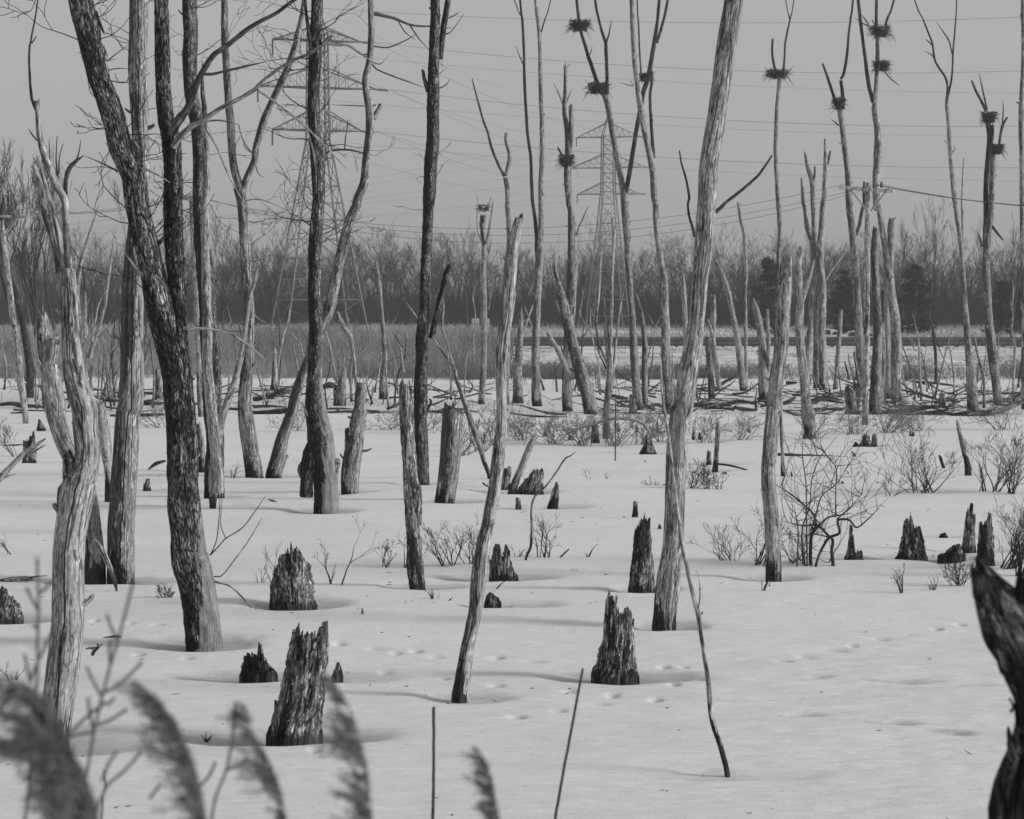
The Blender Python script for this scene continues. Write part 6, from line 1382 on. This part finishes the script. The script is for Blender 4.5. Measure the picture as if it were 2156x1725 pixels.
def tufts(name, label, cat, mat, n, fx, hmin, hmax, wd, lean, seed):
    rng = np.random.default_rng(seed); X, Y = fx(rng, n); Zg = ground_z(X, Y)
    h = rng.uniform(hmin, hmax, len(X))*(1+.35*vnoise(X*.45, Y*.45, 0, seed+50)+.25*vnoise(X*1.6, Y*1.6, 0, seed+51)); d = np.stack([rng.normal(0, lean, len(X)), rng.normal(0, lean, len(X)), np.ones(len(X))], 1)
    p0 = np.stack([X, Y, Zg-.05], 1); pm = p0+d*(h*.6)[:, None]; d2 = d+np.stack([rng.normal(0, lean*1.5, len(X)), rng.normal(0, lean, len(X)), -rng.uniform(0, .7, len(X))], 1)
    p1 = pm+d2*(h*.4)[:, None]; c = Col(); segs(c, p0, pm, wd, wd*.8, 3); segs(c, pm, p1, wd*.8, wd*.3, 3)
    o = c.build(name, M[mat], None, (0, 120, 0), smooth=False); o.location = (0, 120, 0); tag(o, label, cat, kind='stuff')
def f_cat(rng, n):
    Y = rng.uniform(118, 156, n)**1.0; X = rng.uniform(-.245, .0, n)*Y
    keep = (rng.random(n) < .18+.82*sstep(vnoise(X*.22, Y*.3, 0, 5)+.4*vnoise(X*1.1, Y*.8, 0, 6), -.35, .35)) & (X < -1+2.5*vnoise(Y*.2, 1, 0, 3)+rng.normal(0, 1.2, n))
    return X[keep], Y[keep]
tufts('cattail_bed', 'dry tangled cattails and reeds covering the bank at the left half', 'reeds', 'cattail', 60000, f_cat, .35, 1.6, .013, .30, 1)
def f_foot(rng, n):
    X = rng.uniform(-3, 36, n); Y = 116.5+np.abs(rng.normal(0, 4.5, n))+2.5*vnoise(X*.3, 0, 0, 7); k = rng.random(n) < .12+.88*sstep(vnoise(X*.45, Y*.12, 0, 17), -.25, .35); return X[k], Y[k]
tufts('foot_brush', 'low dry brush along the foot of the snowy embankment', 'brush', 'brush', 30000, f_foot, .12, .85, .013, .45, 2)
def f_marsh(rng, n):
    X = rng.uniform(-26, 28, n); Y = rng.uniform(84, 117, n); keep = rng.random(n) < sstep(vnoise(X*.5, Y*.3, 0, 15), .1, .8); return X[keep], Y[keep]
tufts('marsh_stalks', 'sparse dead stalks poking through the snow at the far edge', 'stalks', 'twig', 3600, f_marsh, .12, .6, .010, .35, 3)
def f_bank(rng, n):
    X = rng.uniform(-2, 34, n); Y = rng.uniform(126, 148, n); keep = rng.random(n) < sstep(vnoise(X*.6, Y*.9, 0, 25), .15, .7); return X[keep], Y[keep]
tufts('bank_grass', 'sparse grass tips dotting the snowy embankment slope', 'grass', 'brush', 26000, f_bank, .03, .20, .014, .9, 4)
def f_back(rng, n):
    X = rng.uniform(-60, 62, n); Y = rng.uniform(205, 294, n); keep = (rng.random(n) < sstep(vnoise(X*.1, Y*.15, 0, 35), -.3, .5)) | (X < -3); return X[keep], Y[keep]
tufts('verge_grass', 'dry grass strip between road and woods', 'grass', 'cattail', 30000, f_back, .2, .9, .03, .4, 6)


def f_mix(rng, n):
    Y = rng.uniform(117, 158, n); X = rng.uniform(-.25, .0, n)*Y; keep = rng.random(n) < sstep(vnoise(X*.3, Y*.3, 0, 65), .0, .5); return X[keep], Y[keep]
tufts('bank_brush', 'taller dark twiggy brush scattered through the reeds on the left bank', 'brush', 'twigpale', 12000, f_mix, .8, 2.5, .010, .26, 7)
def f_lit(rng, n):
    Y = rng.uniform(17, 110, n)**1.0; X = rng.uniform(-.23, .23, n)*Y; return X, Y
rngl = np.random.default_rng(8); n_ = 420
Yl = 16+94*rngl.random(n_)**1.6; Xl = rngl.uniform(-.23, .23, n_)*Yl
for i_ in range(0, n_, 2):
    if WELLS:
        wx, wy, wr = WELLS[rngl.integers(0, len(WELLS))]; a_ = rngl.uniform(0, 2*pi); q_ = wr+abs(rngl.normal(0, .6)); Xl[i_] = wx+math.cos(a_)*q_*1.3; Yl[i_] = wy+math.sin(a_)*q_
Zl = ground_z(Xl, Yl)+snow_detail(Xl.copy(), Yl.copy())[0]+.004
al = rngl.uniform(0, 2*pi, n_); Ll = rngl.uniform(.006, .03, n_)*rngl.choice([1, 1, 2.2], n_)
dl = np.stack([np.cos(al)*Ll, np.sin(al)*Ll, rngl.uniform(-.1, .5, n_)*Ll], 1); pl_ = np.stack([Xl, Yl, Zl], 1)
c = Col(); segs(c, pl_-dl, pl_+dl, rngl.uniform(.002, .007, n_), .002, 4)
o = c.build('bark_litter', M['twig'], None, (0, 30, 0), smooth=False); o.location = (0, 30, 0); tag(o, 'scattered bark crumbs and twig bits on the snow', 'litter', kind='stuff')

# ---------------------------------------------------------------- air
if HAZE:
    me = mesh_np('haze', [(x, y, z) for x in (-260, 260) for y in (-20, 400) for z in (-1.6, 60)], [(0, 1, 3, 2), (4, 6, 7, 5), (0, 4, 5, 1), (2, 3, 7, 6), (0, 2, 6, 4), (1, 5, 7, 3)], smooth=False)
    m = bpy.data.materials.new('haze'); m.use_nodes = True; nt = m.node_tree; nt.nodes.clear()
    out = nt.nodes.new('ShaderNodeOutputMaterial'); v = nt.nodes.new('ShaderNodeVolumePrincipled'); v.inputs['Color'].default_value = (1, 1, 1, 1); v.inputs['Density'].default_value = HAZE
    nt.links.new(v.outputs[0], out.inputs['Volume']); o = link('haze', me, m); tag(o, kind='stuff')
